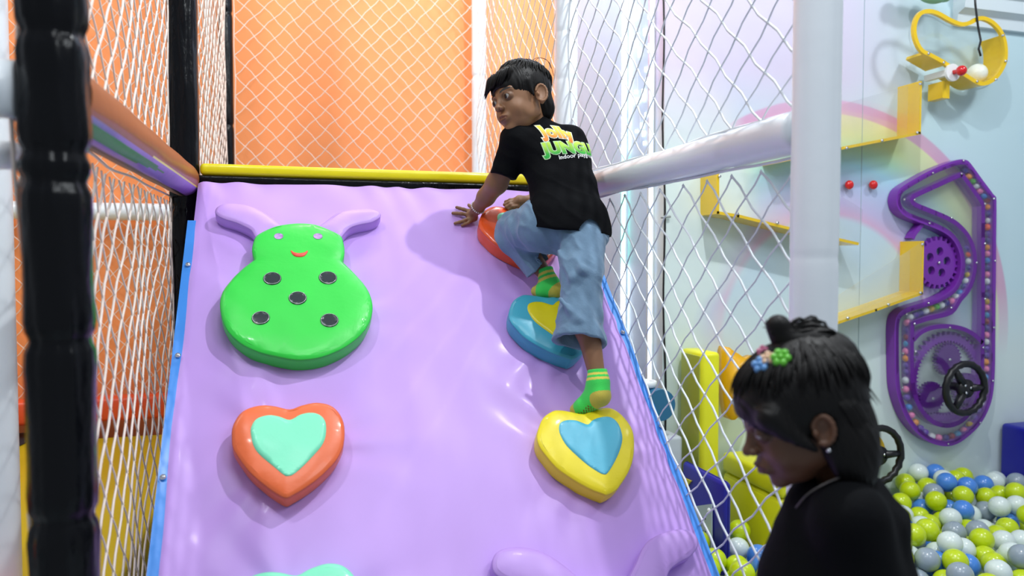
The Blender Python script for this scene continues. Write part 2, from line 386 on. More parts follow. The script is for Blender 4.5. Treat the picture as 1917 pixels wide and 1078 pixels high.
# striped rail on the left: bands run along it
brown = vinyl('tan_wrap', '97521f', .5); purple_w = vinyl('purple_wrap', '8e62c8', .42, .3, 14); green_w = vinyl('green_wrap', '2e8a35', .5); taupe = vinyl('taupe_wrap', '7d6558', .6, .3, 14)
dark_w = vinyl('dark_wrap', '1c1430', .5)
def bands(an, s, L):                                   # angle 0 = top, growing toward the frame's inside
    f = s/L
    an = an if an <= 180 else 360-an if False else an
    a = an
    if a > 300 or a < 116: return 0
    if a < 121: return 1 if f > .40 else 0
    if a < 129: return 2
    if a < 153 and f < .55-abs(a-138)*.014: return 3
    if a < 172: return 2
    if a < 178: return 5
    return 4
def rail2(p0, p1):
    p0 = Vector(p0); p1 = Vector(p1); L = (p1-p0).length; t = (p1-p0)/L; a = Vector((0, 0, 1)); b = Vector((1, 0, 0))
    n, seg = 66, 72; V = []
    for i in range(n+1):
        s = L*i/n
        for k in range(seg):
            an = 2*PI*k/seg; w = 1+.012*math.sin(s*20+3*an)+.01*math.sin(7*an+s*8)
            V.append(p0+t*s+(a*math.cos(an)*.048+b*math.sin(an)*.044)*w)
    F = [(i*seg+k, i*seg+(k+1) % seg, (i+1)*seg+(k+1) % seg, (i+1)*seg+k) for i in range(n) for k in range(seg)]
    M = [bands(360*(k+.5)/seg, L*(i+.5)/n, L) for i in range(n) for k in range(seg)]
    return obj('rail', V, F, [brown, yellow_v, purple_w, green_w, taupe, dark_w], frame, mi=M, label='padded rail wrapped in tan, purple and green bands')
rail2((XL, YN+.03, 1.518), (XL, YB-.02, 1.531))
# yellow top bar with black strip
pa, pb = onY(376, 321, YB), onY(990, 336, YB); pb.x = XR-.03
m = MB(); m.box((pa.x, YB-.03, pa.z-.013), (pb.x, YB+.02, pa.z+.022), bev=.012); m.build('top_bar', yellow_v, frame, label='yellow padded bar over the ramp')
m = MB(); m.box((pa.x-.01, YB-.036, pa.z-.044), (pb.x, YB+.02, pa.z-.0135), bev=.008); m.build('beam', black_vinyl, frame, label='black padded strip under the yellow bar')
m = MB(); m.box((XL+.03, YB+.03, 1.46), (XR+.02, YF-.04, 1.51), bev=.01); m.build('deck', vinyl('deck_grey', '6c7280'), frame)
zr = onY(160, 395, YF).z
rail((-3.3, YF, zr), (XL-.03, YF, zr), .042, white_vinyl, 'white padded rail before the orange wall, far left')
zb = onY(240, 760, YF).z
m = MB(); m.box((-3.3, YF-.06, zb-.06), (XL-.05, YF+.05, zb+.055), bev=.02); m.build('beam', vinyl('red_orange_vinyl', 'f0582c'), frame, label='red-orange padded beam below the far net')
zq = onX(60, 150, XL).z
rail((-1.3, YN, zq), (XL-.035, YN, zq), .036, white_vinyl, 'white padded rail leaving the near black post to the left')
zs_ = onY(30, 312, 1.3).z
rail((-1.2, 1.3, zs_), (XL-.06, 1.16, zs_), .019, white_vinyl, 'thin white strap rail by the near black post')
rail((XL-.055, 1.2, .30), (XL-.055, 3.0, .30), .05, black_vinyl, 'low black padded rail left of the ramp', ripple=.01)

# ------------------------------------------------------------------ nets
def net(name, label, O, U, Vv, lu, lv, du, dv, r1, r2, m, cat='safety net', sag=.006, seed=1, group=None, knots=True, drop=0.):
    O = Vector(O); U = Vector(U).normalized(); Vv = Vector(Vv).normalized(); N = U.cross(Vv)
    g = MB()
    def P(u, v):
        q = O+U*u+Vv*v
        w = noise.noise(Vector((u*3.1+seed, v*3.1, seed)))*sag*1.6; h = noise.noise(Vector((u*5.1, v*5.1+seed, 3.3)))*sag
        return q+N*w*1.5+U*h+Vv*noise.noise(Vector((u*4.7, seed, v*4.7)))*sag
    # strands: u/du +- v/dv = integer
    for sgn, r in ((1, r1), (-1, r2)):
        kmin, kmax = -int(lv/dv)-2, int(lu/du)+int(lv/dv)+3
        for k in range(kmin, kmax):
            pts = []
            n = int(lv/(dv/2))+1
            for i in range(n*2+1):
                v = i*dv/4
                if v > lv+1e-6: break
                u = (k-.0)*du + sgn*(v/dv)*du
                wob = .10*du*math.sin(2*PI*i/2+k) if i % 2 else 0
                if -1e-6 <= u <= lu+1e-6: pts.append(P(u+(.05*du if i % 4 == 1 else (-.05*du if i % 4 == 3 else 0)), v))
                else:
                    if len(pts) > 1: g.tube(pts, r, 4, caps=False)
                    pts = []
            if len(pts) > 1: g.tube(pts, r, 4, caps=False)
    if knots:
        nv = int(lv/(dv/2))
        for i in range(nv+1):
            v = i*dv/2
            for j in range(int(lu/(du/2))+1):
                if (i+j) % 2: continue
                g.V and None
                c = P(j*du/2, v); b = len(g.V); q = r1*1.45
                g.V += [c+Vector(w)*q for w in ((1,0,0),(-1,0,0),(0,1,0),(0,-1,0),(0,0,1.3),(0,0,-1.3))]
                g.F += [[b+x for x in f] for f in ((0,2,4),(2,1,4),(1,3,4),(3,0,4),(2,0,5),(1,2,5),(3,1,5),(0,3,5))]; g.M += [0]*8
    # border cords
    for a, b in (((0, 0), (0, lv)), ((lu, 0), (lu, lv)), ((0, lv), (lu, lv)), ((0, 0), (lu, 0))):
        g.tube([P(a[0]+(b[0]-a[0])*t/20, a[1]+(b[1]-a[1])*t/20) for t in range(21)], r1*1.1, 5)
    o = g.build(name, m, None, fixn=False); setorigin(o, O); tag(o, label, cat, group); return o
Z = Vector((0, 0, 1))
net('safety_net', 'thick white rope net hanging above the white rail on the right', (XR, 1.19, 1.575), (0, 1, 0), Z, 1.16, 1.7, .105, .097, .0031, .0022, rope, seed=2)
net('safety_net', 'thick white rope net below the white rail, between ramp and ball pit', (XR, 1.19, .02), (0, 1, 0), Z, 1.16, 1.47, .105, .097, .0031, .0022, rope, seed=5)
net('safety_net', 'thick white rope net above the striped rail on the left', (XL-.036, 1.10, 1.58), (0, 1, 0), Z, 1.26, 1.7, .085, .105, .0025, .0018, rope_warm, seed=8)
net('safety_net', 'thick white rope net below the striped rail, left of the ramp', (XL-.036, 1.10, .02), (0, 1, 0), Z, 1.26, 1.46, .085, .105, .0025, .0018, rope_warm, seed=11)
net('safety_net', 'net on the left side of the upper deck between two black posts', (XL, 2.44, 1.53), (0, 1, 0), Z, 1.55, 1.7, .10, .1, .0025, .0022, rope_warm, seed=14)
net('safety_net', 'fine white net over the orange wall above the yellow bar', (XL+.04, YF, 1.52), (1, 0, 0), Z, 1.26, 1.7, .097, .1, .0020, .0020, rope_warm, seed=17)
net('safety_net', 'net beside the far white post on the right of the upper deck', (1.0, YF-.04, 1.52), (-.06, -1, 0), Z, 1.56, 1.7, .11, .1, .0023, .0020, rope_warm, seed=20)
net('safety_net', 'fine white net over the orange wall at the far left', (-3.2, YF, zb+.05), (1, 0, 0), Z, 2.86, 2.5, .085, .1, .0019, .0019, rope_warm, seed=23)

# ------------------------------------------------------------------ raised yellow mat left of the frame
ym = vinyl('yellow_mat', 'd9c41c', .45); m = MB()
m.box((-3.2, 2.18, .3), (-.44, 3.95, .45), bev=.015)
o = m.build('play_mat', ym); setorigin(o, (-1.8, 3, .3)); tag(o, 'yellow padded mat on a raised floor, left of the ramp behind the net', 'mat')
q = onZ(20, 835, .452); q2 = onZ(24, 900, .452)
m = MB(); m.box((-3.2, 2.06, .28), (-.44, 2.175, .452), bev=.02); o = m.build('edge_pad', vinyl('red_orange_vinyl', 'f0582c')); setorigin(o, (-1.8, 2.1, .28))
tag(o, 'red-orange padded edge in front of the yellow mat', 'padding')
m = MB(); m.prism([onZ(-60, 790, .452), onZ(90, 790, .452), onZ(90, 810, .452), onZ(30, 838, .452), onZ(8, 905, .452), onZ(-60, 905, .452)], (0, 0, .004))
o = m.build('floor_mat', mat('black_mat', (.03, .03, .04), .6)); setorigin(o, (q.x, q.y, .452)); tag(o, 'small black mat lying on the yellow mat behind the near black post', 'mat')
m = MB(); m.box((-3.2, 2.1, .02), (-.46, 3.95, .298)); struct(m.build('floor_platform', mat('platform_grey', '6a6a70', .7), smooth=False))

# ------------------------------------------------------------------ climbing ramp
ramp = thing('climbing_ramp', 'lilac vinyl climbing ramp with heart and bug shaped padded holds', 'climbing ramp', (.32, .86, 0))
SW, SL = 1.143, 2.13
pads_uv = []
def hgt(s, t):
    h = .0030*noise.noise(Vector((s*2.2, t*1.3, 1)))+.0022*noise.noise(Vector((s*9+t*2, t*2.2, 5)))
    h += .0016*noise.noise(Vector((s*14, t*5, 9)))
    for (cs, ct, r, k, ph) in PULL:
        ds, dt = s-cs, t-ct; d = math.hypot(ds, dt)
        if d < 1e-4: continue
        a = math.atan2(dt, ds); w = math.exp(-((d-r)/.16)**2) if d > r else 1
        h += .0021*w*math.sin(k*a+ph+2.5*math.sin(3*a))*min(1, (d/r)**2)
    # puckers along the top edge
    h += .0030*math.exp(t/.14)*math.sin(s*46+3*math.sin(s*11)+t*18)
    e = min(s, SW-s); h -= .006*math.exp(-(e/.008)**2)
    return h
def pcen(x, y): return st(pan(x, y))
PULL = [(*pcen(555, 590), .16, 9, .3), (*pcen(537, 840), .13, 8, 1.1), (*pcen(1097, 850), .11, 8, 2.0), (*pcen(1030, 610), .11, 7, 0), (*pcen(560, 1160), .14, 7, .5)]
NS, NT = 150, 260; V = []
for j in range(NT+1):
    t = -.010-(SL-.01)*j/NT
    for i in range(NS+1):
        s = SW*i/NS; V.append(fst(s, t, hgt(s, t)))
F = [(j*(NS+1)+i, (j+1)*(NS+1)+i, (j+1)*(NS+1)+i+1, j*(NS+1)+i+1) for j in range(NT) for i in range(NS)]
obj('cover', V, F, lilac, ramp)
m = MB()
def slab(m, s0, s1, t0, t1, h0, h1, mi=0):
    P = [fst(s, t, h) for h in (h0, h1) for s, t in ((s0, t0), (s1, t0), (s1, t1), (s0, t1))]
    m.add(P, [(0, 3, 2, 1), (4, 5, 6, 7), (0, 1, 5, 4), (1, 2, 6, 5), (2, 3, 7, 6), (3, 0, 4, 7)], mi)
slab(m, .004, SW-.004, -SL, -.002, -.075, -.012); m.build('board', vinyl('ramp_side', '9a74c4'), ramp, smooth=False)
for s0, s1 in ((-.016, .006), (SW-.004, SW+.018)):
    m = MB(); slab(m, s0, s1, -SL, -.17 if s0 < 0 else -.06, -.013, -.004); m.build('edge_strip', blue_vinyl, ramp, smooth=False, label='blue vinyl edge strip')
for (x, y) in ((352, 495), (333, 665), (305, 893), (1166, 622), (1238, 797)):
    p = pan(x, y, .0); m = MB()
    m.tube([p-PN*.002, p+PN*.002], .0062, 12); m.tube([p+PN*.002, p+PN*.004], .003, 8); m.build('snap_fastener', chrome, ramp)
def lerp2(a, b, t): return (a[0]+(b[0]-a[0])*t, a[1]+(b[1]-a[1])*t)
def pad(name, P, H, m, parent, label=None, seam=True, puff=.006, seed=0):
    """padded shape: outline P (s,t) at height H above the ramp, with rounded edge, puffed top"""
    P = [tuple(p) for p in P]; area = sum(P[i-1][0]*P[i][1]-P[i][0]*P[i-1][1] for i in range(len(P)))
    if area < 0: P = P[::-1]
    n = len(P); V = []; F = []
    def sm(Q, k=1):
        for _ in range(k): Q = [((Q[i-1][0]+2*Q[i][0]+Q[(i+1) % n][0])/4, (Q[i-1][1]+2*Q[i][1]+Q[(i+1) % n][1])/4) for i in range(n)]
        return Q
    rings = [(inset2(P, .003), .0), (inset2(P, -.001), H*.35), (inset2(P, -.001), H*.7), (P, H-.0065), (inset2(P, .0008), H-.0035), (inset2(P, .0035), H-.001), (sm(inset2(P, .007), 1), H+.0006)]
    if seam: rings.insert(4, (inset2(P, -.0014), H-.005))
    for Q, h in rings:
        for (a, b) in Q:
            wr = .0012*noise.noise(Vector((a*30+seed, b*30, h*40)))
            V.append(fst(a, b, h+wr))
    for k in range(len(rings)-1):
        for i in range(n): j = (i+1) % n; F.append((k*n+i, k*n+j, (k+1)*n+j, (k+1)*n+i))
    Q = rings[-1][0]; base = (len(rings)-1)*n
    bm = bmesh.new(); vs = [bm.verts.new((q[0], q[1], 0)) for q in Q]
    for i in range(n): bm.edges.new((vs[i-1], vs[i]))
    bmesh.ops.triangle_fill(bm, edges=bm.edges[:], use_beauty=True)
    for _ in range(3):
        ie = [e for e in bm.edges if not e.is_boundary and e.calc_length() > .014]
        if ie: bmesh.ops.subdivide_edges(bm, edges=ie, cuts=1); bmesh.ops.triangulate(bm, faces=[f for f in bm.faces if len(f.verts) > 3])
    bm.verts.ensure_lookup_table(); bm.verts.index_update()
    bnd = [(v.co.x, v.co.y) for v in bm.verts if v.is_boundary]; B = np.array(bnd)
    b2 = len(V); remap = {}
    for v in bm.verts:
        d = float(np.sqrt(((B-np.array([v.co.x, v.co.y]))**2).sum(1)).min())
        h = H+.0006+puff*(1-math.exp(-d/.02))+.0020*(1-math.exp(-d/.01))*noise.noise(Vector((v.co.x*16+seed, v.co.y*16, seed)))
        V.append(fst(v.co.x, v.co.y, h))
    for f in bm.faces:
        q = [v.index+b2 for v in f.verts]; F.append(q if f.normal.z > 0 else q[::-1])
    bm.free(); o = obj(name, V, F, m, parent, label=label)
    bm = bmesh.new(); bm.from_mesh(o.data); bmesh.ops.remove_doubles(bm, verts=bm.verts, dist=.0004); bmesh.ops.recalc_face_normals(bm, faces=bm.faces); bm.to_mesh(o.data); bm.free()
    return o
def decal(name, P, m, parent, over, off=.0015, thick=.0012, mats=None, label=None):
    """thin sewn-on patch lying on pad 'over'"""
    P = [tuple(p) for p in P]; n = len(P); bvh = OVER[over.name]
    bm = bmesh.new(); vs = [bm.verts.new((q[0], q[1], 0)) for q in P]
    for i in range(n): bm.edges.new((vs[i-1], vs[i]))
    bmesh.ops.triangle_fill(bm, edges=bm.edges[:], use_beauty=True)
    for _ in range(3):
        ie = [e for e in bm.edges if not e.is_boundary and e.calc_length() > .012]
        if ie: bmesh.ops.subdivide_edges(bm, edges=ie, cuts=1); bmesh.ops.triangulate(bm, faces=[f for f in bm.faces if len(f.verts) > 3])
    bm.verts.index_update(); V = []
    for v in bm.verts:
        o = fst(v.co.x, v.co.y, .3); h = bvh.ray_cast(o, -PN)
        V.append((h[0] if h[0] else fst(v.co.x, v.co.y, .055))+PN*(off if not v.is_boundary else off*.5))
    F = [[v.index for v in f.verts][::(1 if f.normal.z > 0 else -1)] for f in bm.faces]
    bd = [v for v in bm.verts if v.is_boundary]; bl = []
    for q in P:
        bl.append(min(bd, key=lambda v: (v.co.x-q[0])**2+(v.co.y-q[1])**2).index)
    nb = len(V)
    V2 = V+[V[i]-PN*thick*1.5 for i in bl]
    F += [(bl[i], bl[(i+1) % n], nb+(i+1) % n, nb+i) for i in range(n)]
    bm.free(); return obj(name, V2, F, m, parent, label=label)
OVER = {}
def reg(o): OVER[o.name] = BVHTree.FromPolygons([v.co for v in o.data.vertices], [p.vertices for p in o.data.polygons]); return o
HP = .052
def trace(pts, sc, ox, oy, H=HP, n=4): return [tuple(q) for q in [Vector(st(pan(ox+x/sc, oy+y/sc, H))) for x, y in pts]], n
def smooth_loop(P, n=4): return [(q.x, q.y) for q in cat_rom([Vector((a, b)) for a, b in P], n)]
def sharp_loop(P, corners, n=4):                        # catmull-rom with sharp corner points
    idx = sorted(corners); out = []
    for a, b in zip(idx, idx[1:]+[idx[0]+len(P)]):
        seg = [Vector(P[i % len(P)]) for i in range(a, b+1)]; out += cat_rom(seg, n, closed=False)[:-1]
    return [(q.x, q.y) for q in out]
def xf(P, c0, c1, sc=1, rot=0):
    c, s = math.cos(rot)*sc, math.sin(rot)*sc
    return [(c1[0]+(x-c0[0])*c-(y-c0[1])*s, c1[1]+(x-c0[0])*s+(y-c0[1])*c) for x, y in P]
OH = [(105,300),(110,230),(150,160),(210,125),(280,112),(350,118),(430,136),(500,112),(580,98),(650,110),(700,150),(730,210),(735,290),(720,360),(680,430),(600,510),(520,570),(450,612),(410,630),(370,614),(290,560),(200,480),(140,400),(112,350)]
OI = [(210,280),(215,240),(245,200),(310,180),(370,187),(430,206),(490,175),(550,165),(600,180),(630,220),(632,290),(610,350),(560,410),(500,470),(450,512),(420,522),(395,515),(330,460),(260,400),(225,350)]
YH = [(322,290),(335,230),(360,180),(410,145),(450,140),(510,150),(580,162),(620,150),(680,128),(740,130),(800,170),(850,240),(865,310),(860,400),(840,470),(800,540),(760,590),(715,613),(690,606),(620,580),(530,530),(430,460),(370,390),(335,340)]
YI = [(438,260),(445,225),(480,208),(530,208),(570,222),(602,231),(630,205),(680,188),(730,190),(770,225),(792,290),(790,340),(770,400),(740,460),(710,505),(690,512),(660,500),(600,460),(530,400),(480,350),(450,300)]
sm_ = lambda P: smooth_loop(P, 4)
oh = sm_(trace(OH, 3.0125, 400, 720)[0]); oi = sm_(trace(OI, 3.0125, 400, 720)[0])
yh = sm_(trace(YH, 3.011, 900, 720)[0]); yi = sm_(trace(YI, 3.011, 900, 720)[0])
def heart(P, I, m1, m2, lab, seed):
    h = reg(pad('heart_hold', P, HP, m1, ramp, lab, seed=seed)); decal('heart_patch', I, m2, h, h, label=None); return h
heart(oh, oi, orange_v, mint, 'orange heart-shaped pad with mint centre, left of the ramp', 1)
heart(yh, yi, heart_yellow, sky_v, 'yellow heart-shaped pad with sky-blue centre under the boy\'s right foot', 2)
lo = lambda P: (min(p[0] for p in P), max(p[1] for p in P))
a0 = lo(yh)
def place_heart(px_left, px_top, rot=0, sc=1.):
    # anchor: left extreme and top of the yellow heart moved to the given pixels' ramp position
    sx = st(pan(px_left, px_top+28, HP))[0]; ty = st(pan(px_left+60, px_top, HP))[1]
    P = xf(yh, a0, (sx, ty), sc, rot); I = xf(yi, a0, (sx, ty), sc, rot)
    b = lo(P); d = (sx-b[0], ty-b[1]); return [(x+d[0], y+d[1]) for x, y in P], [(x+d[0], y+d[1]) for x, y in I]
P_, I_ = place_heart(949, 546, R(4)); heart(P_, I_, teal_v, mustard_v, 'teal heart-shaped pad with mustard centre behind the trouser leg', 3)
P_, I_ = place_heart(895, 382, R(4), 1.08); heart(P_, I_, orange_gloss, mint, 'glossy orange heart-shaped pad with mint centre at the boy\'s hands', 4)
# mint heart at the bottom edge
c0 = st(pan(537, 757, HP)); c1 = st(pan(548, 1066, HP)); P_ = xf(oh, c0, c1, 1.0, R(2)); I_ = xf(oi, c0, c1, 1.0, R(2))
heart(P_, I_, mint, orange_v, 'mint heart-shaped pad cut by the bottom of the picture', 5)
# bug
BUG = [(420,264),(490,260),(560,265),(620,285),(690,320),(707,360),(712,410),(700,452),(760,510),(820,580),(850,650),(850,720),(820,790),(760,850),(680,900),(580,935),(475,945),(380,930),(280,905),(190,860),(120,790),(90,700),(95,620),(140,550),(200,490),(262,442),(250,400),(255,360),(275,320),(340,285)]
AL = [(290,322),(265,312),(240,275),(170,240),(100,218),(62,192),(75,160),(120,145),(200,150),(270,170),(330,205),(385,250),(400,275),(345,300)]
AR = [(575,275),(590,258),(620,238),(680,195),(740,178),(830,172),(885,185),(895,212),(850,238),(790,250),(740,268),(705,305),(690,325),(640,300)]
def tz(P, H=HP): return [tuple(st(pan(380+x/2.695, 320+y/2.695, H))) for x, y in P]
bug_xf = lambda P: P
def bug(f, green, lab, face=True, k=0):
    B = reg(pad('bug_hold', f(sharp_loop(tz(BUG), [7, 25], 4)), HP, green, ramp, lab, seed=6+k))
    for q in (AL, AR): pad('antenna', f(smooth_loop(tz(q), 4)), HP*.8, lilac, B, 'lilac padded antenna' if green is not lilac else None, seed=8+k)
    if not face: return
    def disc(cx, cy, r): c = tz([(cx, cy)])[0]; rr = r/2.695; e1 = tz([(cx+r, cy)])[0]; q = abs(e1[0]-c[0]); return [(c[0]+q*math.cos(a*PI/16), c[1]+q*math.sin(a*PI/16)) for a in range(32)]
    for (x, y) in ((350,552),(630,547),(478,650),(292,750),(638,762)):
        P = disc(x, y, 46); o = decal('spot', P, [black_spot, silver], B, B, off=.0022, label='black spot with stitched silver edge')
        pts = [Vector(v.co) for v in o.data.vertices]; 
        g = MB(); L = [fst(*p, 0) for p in disc(x, y, 42)]; bv = OVER[B.name]
        L = [bv.ray_cast(q+PN*.3, -PN)[0]+PN*.0026 for q in L]; g.tube(L, .0006, 4, closed=True)
        o2 = g.build('tmp', silver); bm = bmesh.new(); bm.from_mesh(o.data); nf = len(bm.faces); bm.from_mesh(o2.data); bm.faces.ensure_lookup_table()
        for fq in bm.faces[nf:]: fq.material_index = 1
        bm.to_mesh(o.data); bm.free(); bpy.data.objects.remove(o2)
    for (x, y) in ((382, 338), (580, 337)): decal('eye', disc(x, y, 23), lilac_dot, B, B, off=.002)
    MO = [(443,410),(460,420),(486,425),(512,420),(528,411),(524,426),(508,440),(486,444),(464,440),(450,428)]
    decal('mouth', smooth_loop(tz(MO), 3), red_v, B, B, off=.002)
bug(lambda P: P, green_v, 'green smiling bug-shaped pad with five black spots')
a, b = tz([(62, 190)])[0], tz([(893, 200)])[0]; c, d = st(pan(927, 1062, HP)), st(pan(1308, 1002, HP))
va, vb = Vector(b)-Vector(a), Vector(d)-Vector(c); sc_ = vb.length/va.length*1.0; ro = math.atan2(vb.y, vb.x)-math.atan2(va.y, va.x)
bug(lambda P: xf(P, a, c, sc_, ro), lilac, 'lilac bug-shaped pad at the bottom edge, only its antennae in the picture', face=False, k=5)
# ------------------------------------------------------------------ wall toys
YW = 2.8; VPX, VPY = 540.0, 485.2
purple = vinyl('purple_plastic', '7a2fa8', .3, .04); purple_d = vinyl('purple_plastic_dark', '5c1e86', .3, .04)
yel = mat('yellow_acrylic', 'f2c81c', .25, coat=.3); acryl = mat('clear_acrylic', (.93, .97, 1), .04, trans=1.0, alpha=.16, coat=.2)
white_pl = mat('white_plastic', 'eef2f2', .3); red_pl = mat('red_plastic', 'd8141c', .22, coat=.5); black_pl = mat('black_plastic', (.008, .008, .01), .35)
def W_(x, y, dep=0.): return onY(x, y, YW-dep)
def z5(P, sc=3.593, ox=1617, oy=280): return [(ox+x/sc, oy+y/sc) for x, y in P]
def z6(P): return z5(P, 3.593, 1617, 560)
FR = .055                                               # how far the board's front stands off the wall
def wp(P, dep): return [onY(x, y, YW-dep) for x, y in P]
def band_prism(loop, w, dep0, dep1, name, m, parent, closed=True, label=None, vary=None):
    pts = wp(loop, dep1); n = len(pts); A = []; B = []
    for i in range(n):
        a = pts[i-1] if (closed or i > 0) else pts[i]; b = pts[(i+1) % n] if (closed or i < n-1) else pts[i]
        t = (b-a).normalized(); nn = Vector((-t.z, 0, t.x)); A.append(pts[i]+nn*w/2); B.append(pts[i]-nn*w/2)
    D = Vector((0, dep1-dep0, 0)); V = A+B+[p+D for p in A]+[p+D for p in B]; F = []
    bev = Vector((0, 0, 0))
    for i in range(n if closed else n-1):
        j = (i+1) % n
        F += [(i, j, n+j, n+i), (2*n+i, 3*n+i, 3*n+j, 2*n+j), (i, 2*n+i, 2*n+j, j), (n+i, n+j, 3*n+j, 3*n+i)]
    if not closed: F += [(0, n, 3*n, 2*n), (n-1, 3*n-1, 4*n-1, 2*n-1)] if False else [(0, n, 3*n, 2*n), (n-1, 3*n-1, 4*n-1, 2*n-1)]
    o = obj(name, V, F, m, parent, label=label)
    bm = bmesh.new(); bm.from_mesh(o.data); bmesh.ops.recalc_face_normals(bm, faces=bm.faces); bm.to_mesh(o.data); bm.free()
    return autosmooth(o, 40)
def cr2(P, n=4, closed=True): return [(q.x, q.y) for q in cat_rom([Vector((a, b, 0)) for a, b in P], n, closed)]
gear = thing('gear_board', 'purple marble track board with gears and black wheel on the pastel wall', 'wall toy', tuple(W_(1770, 820, 0)))
OUT = z5([(425,490),(350,462),(285,432),(245,390),(233,335),(245,290),(275,258),(370,200),(460,152),(560,110),(640,84),(680,85),(710,105),(790,215),(865,315),(880,350),(878,600),(876,900),(874,1078)])+z6([(872,300),(870,470),(862,600),(845,690),(810,775),(760,850),(690,915),(630,955),(570,972),(500,965),(430,935),(360,880),(300,800),(258,700),(232,600),(224,480),(222,330),(222,200),(232,130),(258,95),(300,70),(370,48),(430,30)])+z5([(500,1012),(570,975),(620,930),(655,860),(668,780),(660,700),(630,625),(590,575),(540,540),(480,512)])
INN = z5([(325,340),(335,318),(360,302),(500,238),(645,172),(668,178),(740,275),(800,365),(803,420),(803,700),(803,1078)])+z6([(800,300),(798,420),(790,560),(765,660),(725,745),(665,815),(575,850),(490,835),(420,785),(365,700),(335,600),(325,480),(325,300),(328,175),(345,158),(450,125),(590,88)])+z5([(650,1010),(705,945),(738,860),(750,770),(742,680),(705,585),(650,520),(590,475),(480,425),(350,372)])
INN_UP = None
outp = cr2(OUT, 3); innp = cr2(INN, 3)
px1 = 3.54/1400
band_prism(outp, .0235, .004, FR, 'track_rim', purple, gear)
band_prism(innp[:], .022, .004, FR, 'track_divider', purple, gear)
bp = [onY(x, y, YW-.012) for x, y in outp]
m = MB(); m.prism(bp, (0, .008, 0)); m.build('back_panel', acryl, gear, smooth=False, label='clear acrylic back panel')
m = MB(); m.prism([onY(x, y, YW-FR-.004) for x, y in outp], (0, .004, 0)); m.build('cover', acryl, gear, smooth=False, label='clear acrylic front cover')
# arm joining the waist, arc strip over the ring
band_prism(cr2(z5([(400,500),(350,560),(330,600)]), 4, False), .019, .004, FR*.8, 'track_rim', purple, gear, closed=False)
def gpx(cx, cy, r0, r1, teeth, dep0, dep1, name, m_, holes=(), inner=None, duty=.5, parent=None, axisr=.006, rot=0., sc6=True, inner_teeth=0):
    """gear centred at zoom pixel, radii in metres"""
    c = onY(*(z6([(cx, cy)]) if sc6 else z5([(cx, cy)]))[0], YW-dep1)
    L = []
    for i in range(teeth):
        a0 = 2*PI*i/teeth+rot; st_ = 2*PI/teeth
        for f, r in ((0, r0), (.18, r0), (.3, r1), (.3+duty*.5, r1), (.42+duty*.5, r0)): L.append((r, a0+f*st_))
    P = [c+Vector((r*math.cos(a), 0, r*math.sin(a))) for r, a in L]
    H = []
    for (hx, hy, hr) in holes: H.append([c+Vector((hx+hr*math.cos(a*PI/8), 0, hy+hr*math.sin(a*PI/8))) for a in range(16)])
    if inner:
        IL = []
        for i in range(inner_teeth):
            a0 = 2*PI*i/inner_teeth; s_ = 2*PI/inner_teeth
            for f, r in ((0, inner), (.25, inner), (.5, inner*.93), (.75, inner)): IL.append((r, a0+f*s_))
        H.append([c+Vector((r*math.cos(a), 0, r*math.sin(a))) for r, a in IL])
    g = MB(); g.prism(P, (0, dep1-dep0, 0), holes=H)
    o = g.build(name, m_, gear, smooth=False)
    if not inner:
        g = MB(); g.tube([c-Vector((0, .010, 0)), c], axisr, 12); g.build('axle', chrome, o)
    return o, c
hs = [(.085*math.cos(a)*.62, .085*math.sin(a)*.62, .0205) for a in [R(80+72*k) for k in range(5)]]
gpx(500, 760, .104, .122, 24, .012, .036, 'gear', purple, holes=hs, sc6=False, duty=.5)
ring, rc = gpx(560, 530, .205, .221, 44, .008, .026, 'ring_gear', purple, inner=.178, inner_teeth=60, duty=.5)
gpx(572, 405, .068, .077, 26, .014, .036, 'gear', purple_d)
gpx(458, 665, .068, .077, 26, .014, .036, 'gear', purple_d, rot=.1)
gpx(690, 605, .068, .077, 26, .014, .036, 'gear', purple_d, rot=.2)
band_prism(cr2(z6([(335,275),(390,222),(470,190),(575,182),(670,200),(745,240),(800,295)]), 4, False), .020, .004, FR, 'track_rim', purple, gear, closed=False)
for P in z5([(668,74),(462,158),(270,336),(338,338),(440,495),(588,460),(655,162),(812,365),(872,330),(812,633),(880,748),(755,760),(812,1003),(432,1032),(586,1062)])+z6([(285,102),(338,165),(577,190),(800,325),(872,190),(865,548),(262,365),(258,594),(345,352),(780,830),(566,972)]):
    g = MB(); c = onY(*P, YW-FR-.002); g.tube([c-Vector((0, .006, 0)), c+Vector((0, .004, 0))], .0042, 8); g.build('screw', chrome, gear)
def wheel(cx, cy, ry, dep, parent, label):
    c = onY(cx, cy, YW-dep); r = ry
    g = MB(); g.tube([c+Vector((r*math.cos(2*PI*k/40), .004*math.sin(3*k), r*math.sin(2*PI*k/40))) for k in range(40)], .0155, 10, closed=True)
    w = g.build('steering_wheel', black_pl, parent, label=label)
    g = MB(); g.tube([c+Vector((0, .012, 0)), c-Vector((0, .012, 0))], .042, 20)
    for a in (R(0), R(125), R(238)):
        d = Vector((math.cos(a), 0, math.sin(a))); g.tube([c+d*.03, c+d*r*.96], [.020, .013], 8)
    g.build('spoke', black_pl, w)
    g = MB(); g.tube([c, c+Vector((0, dep-.06 if dep > .1 else .05, 0))], .02, 12); g.build('shaft', black_pl, w)
    for a in (R(10), R(130), R(250)):
        g = MB(); q = c+Vector((.02*math.cos(a), -.012, .02*math.sin(a))); g.tube([q, q-Vector((0, .003, 0))], .006, 8); g.build('bolt', chrome, w)
    return w
wheel(1807, 727, .112, .15, gear, 'black three-spoke steering wheel')

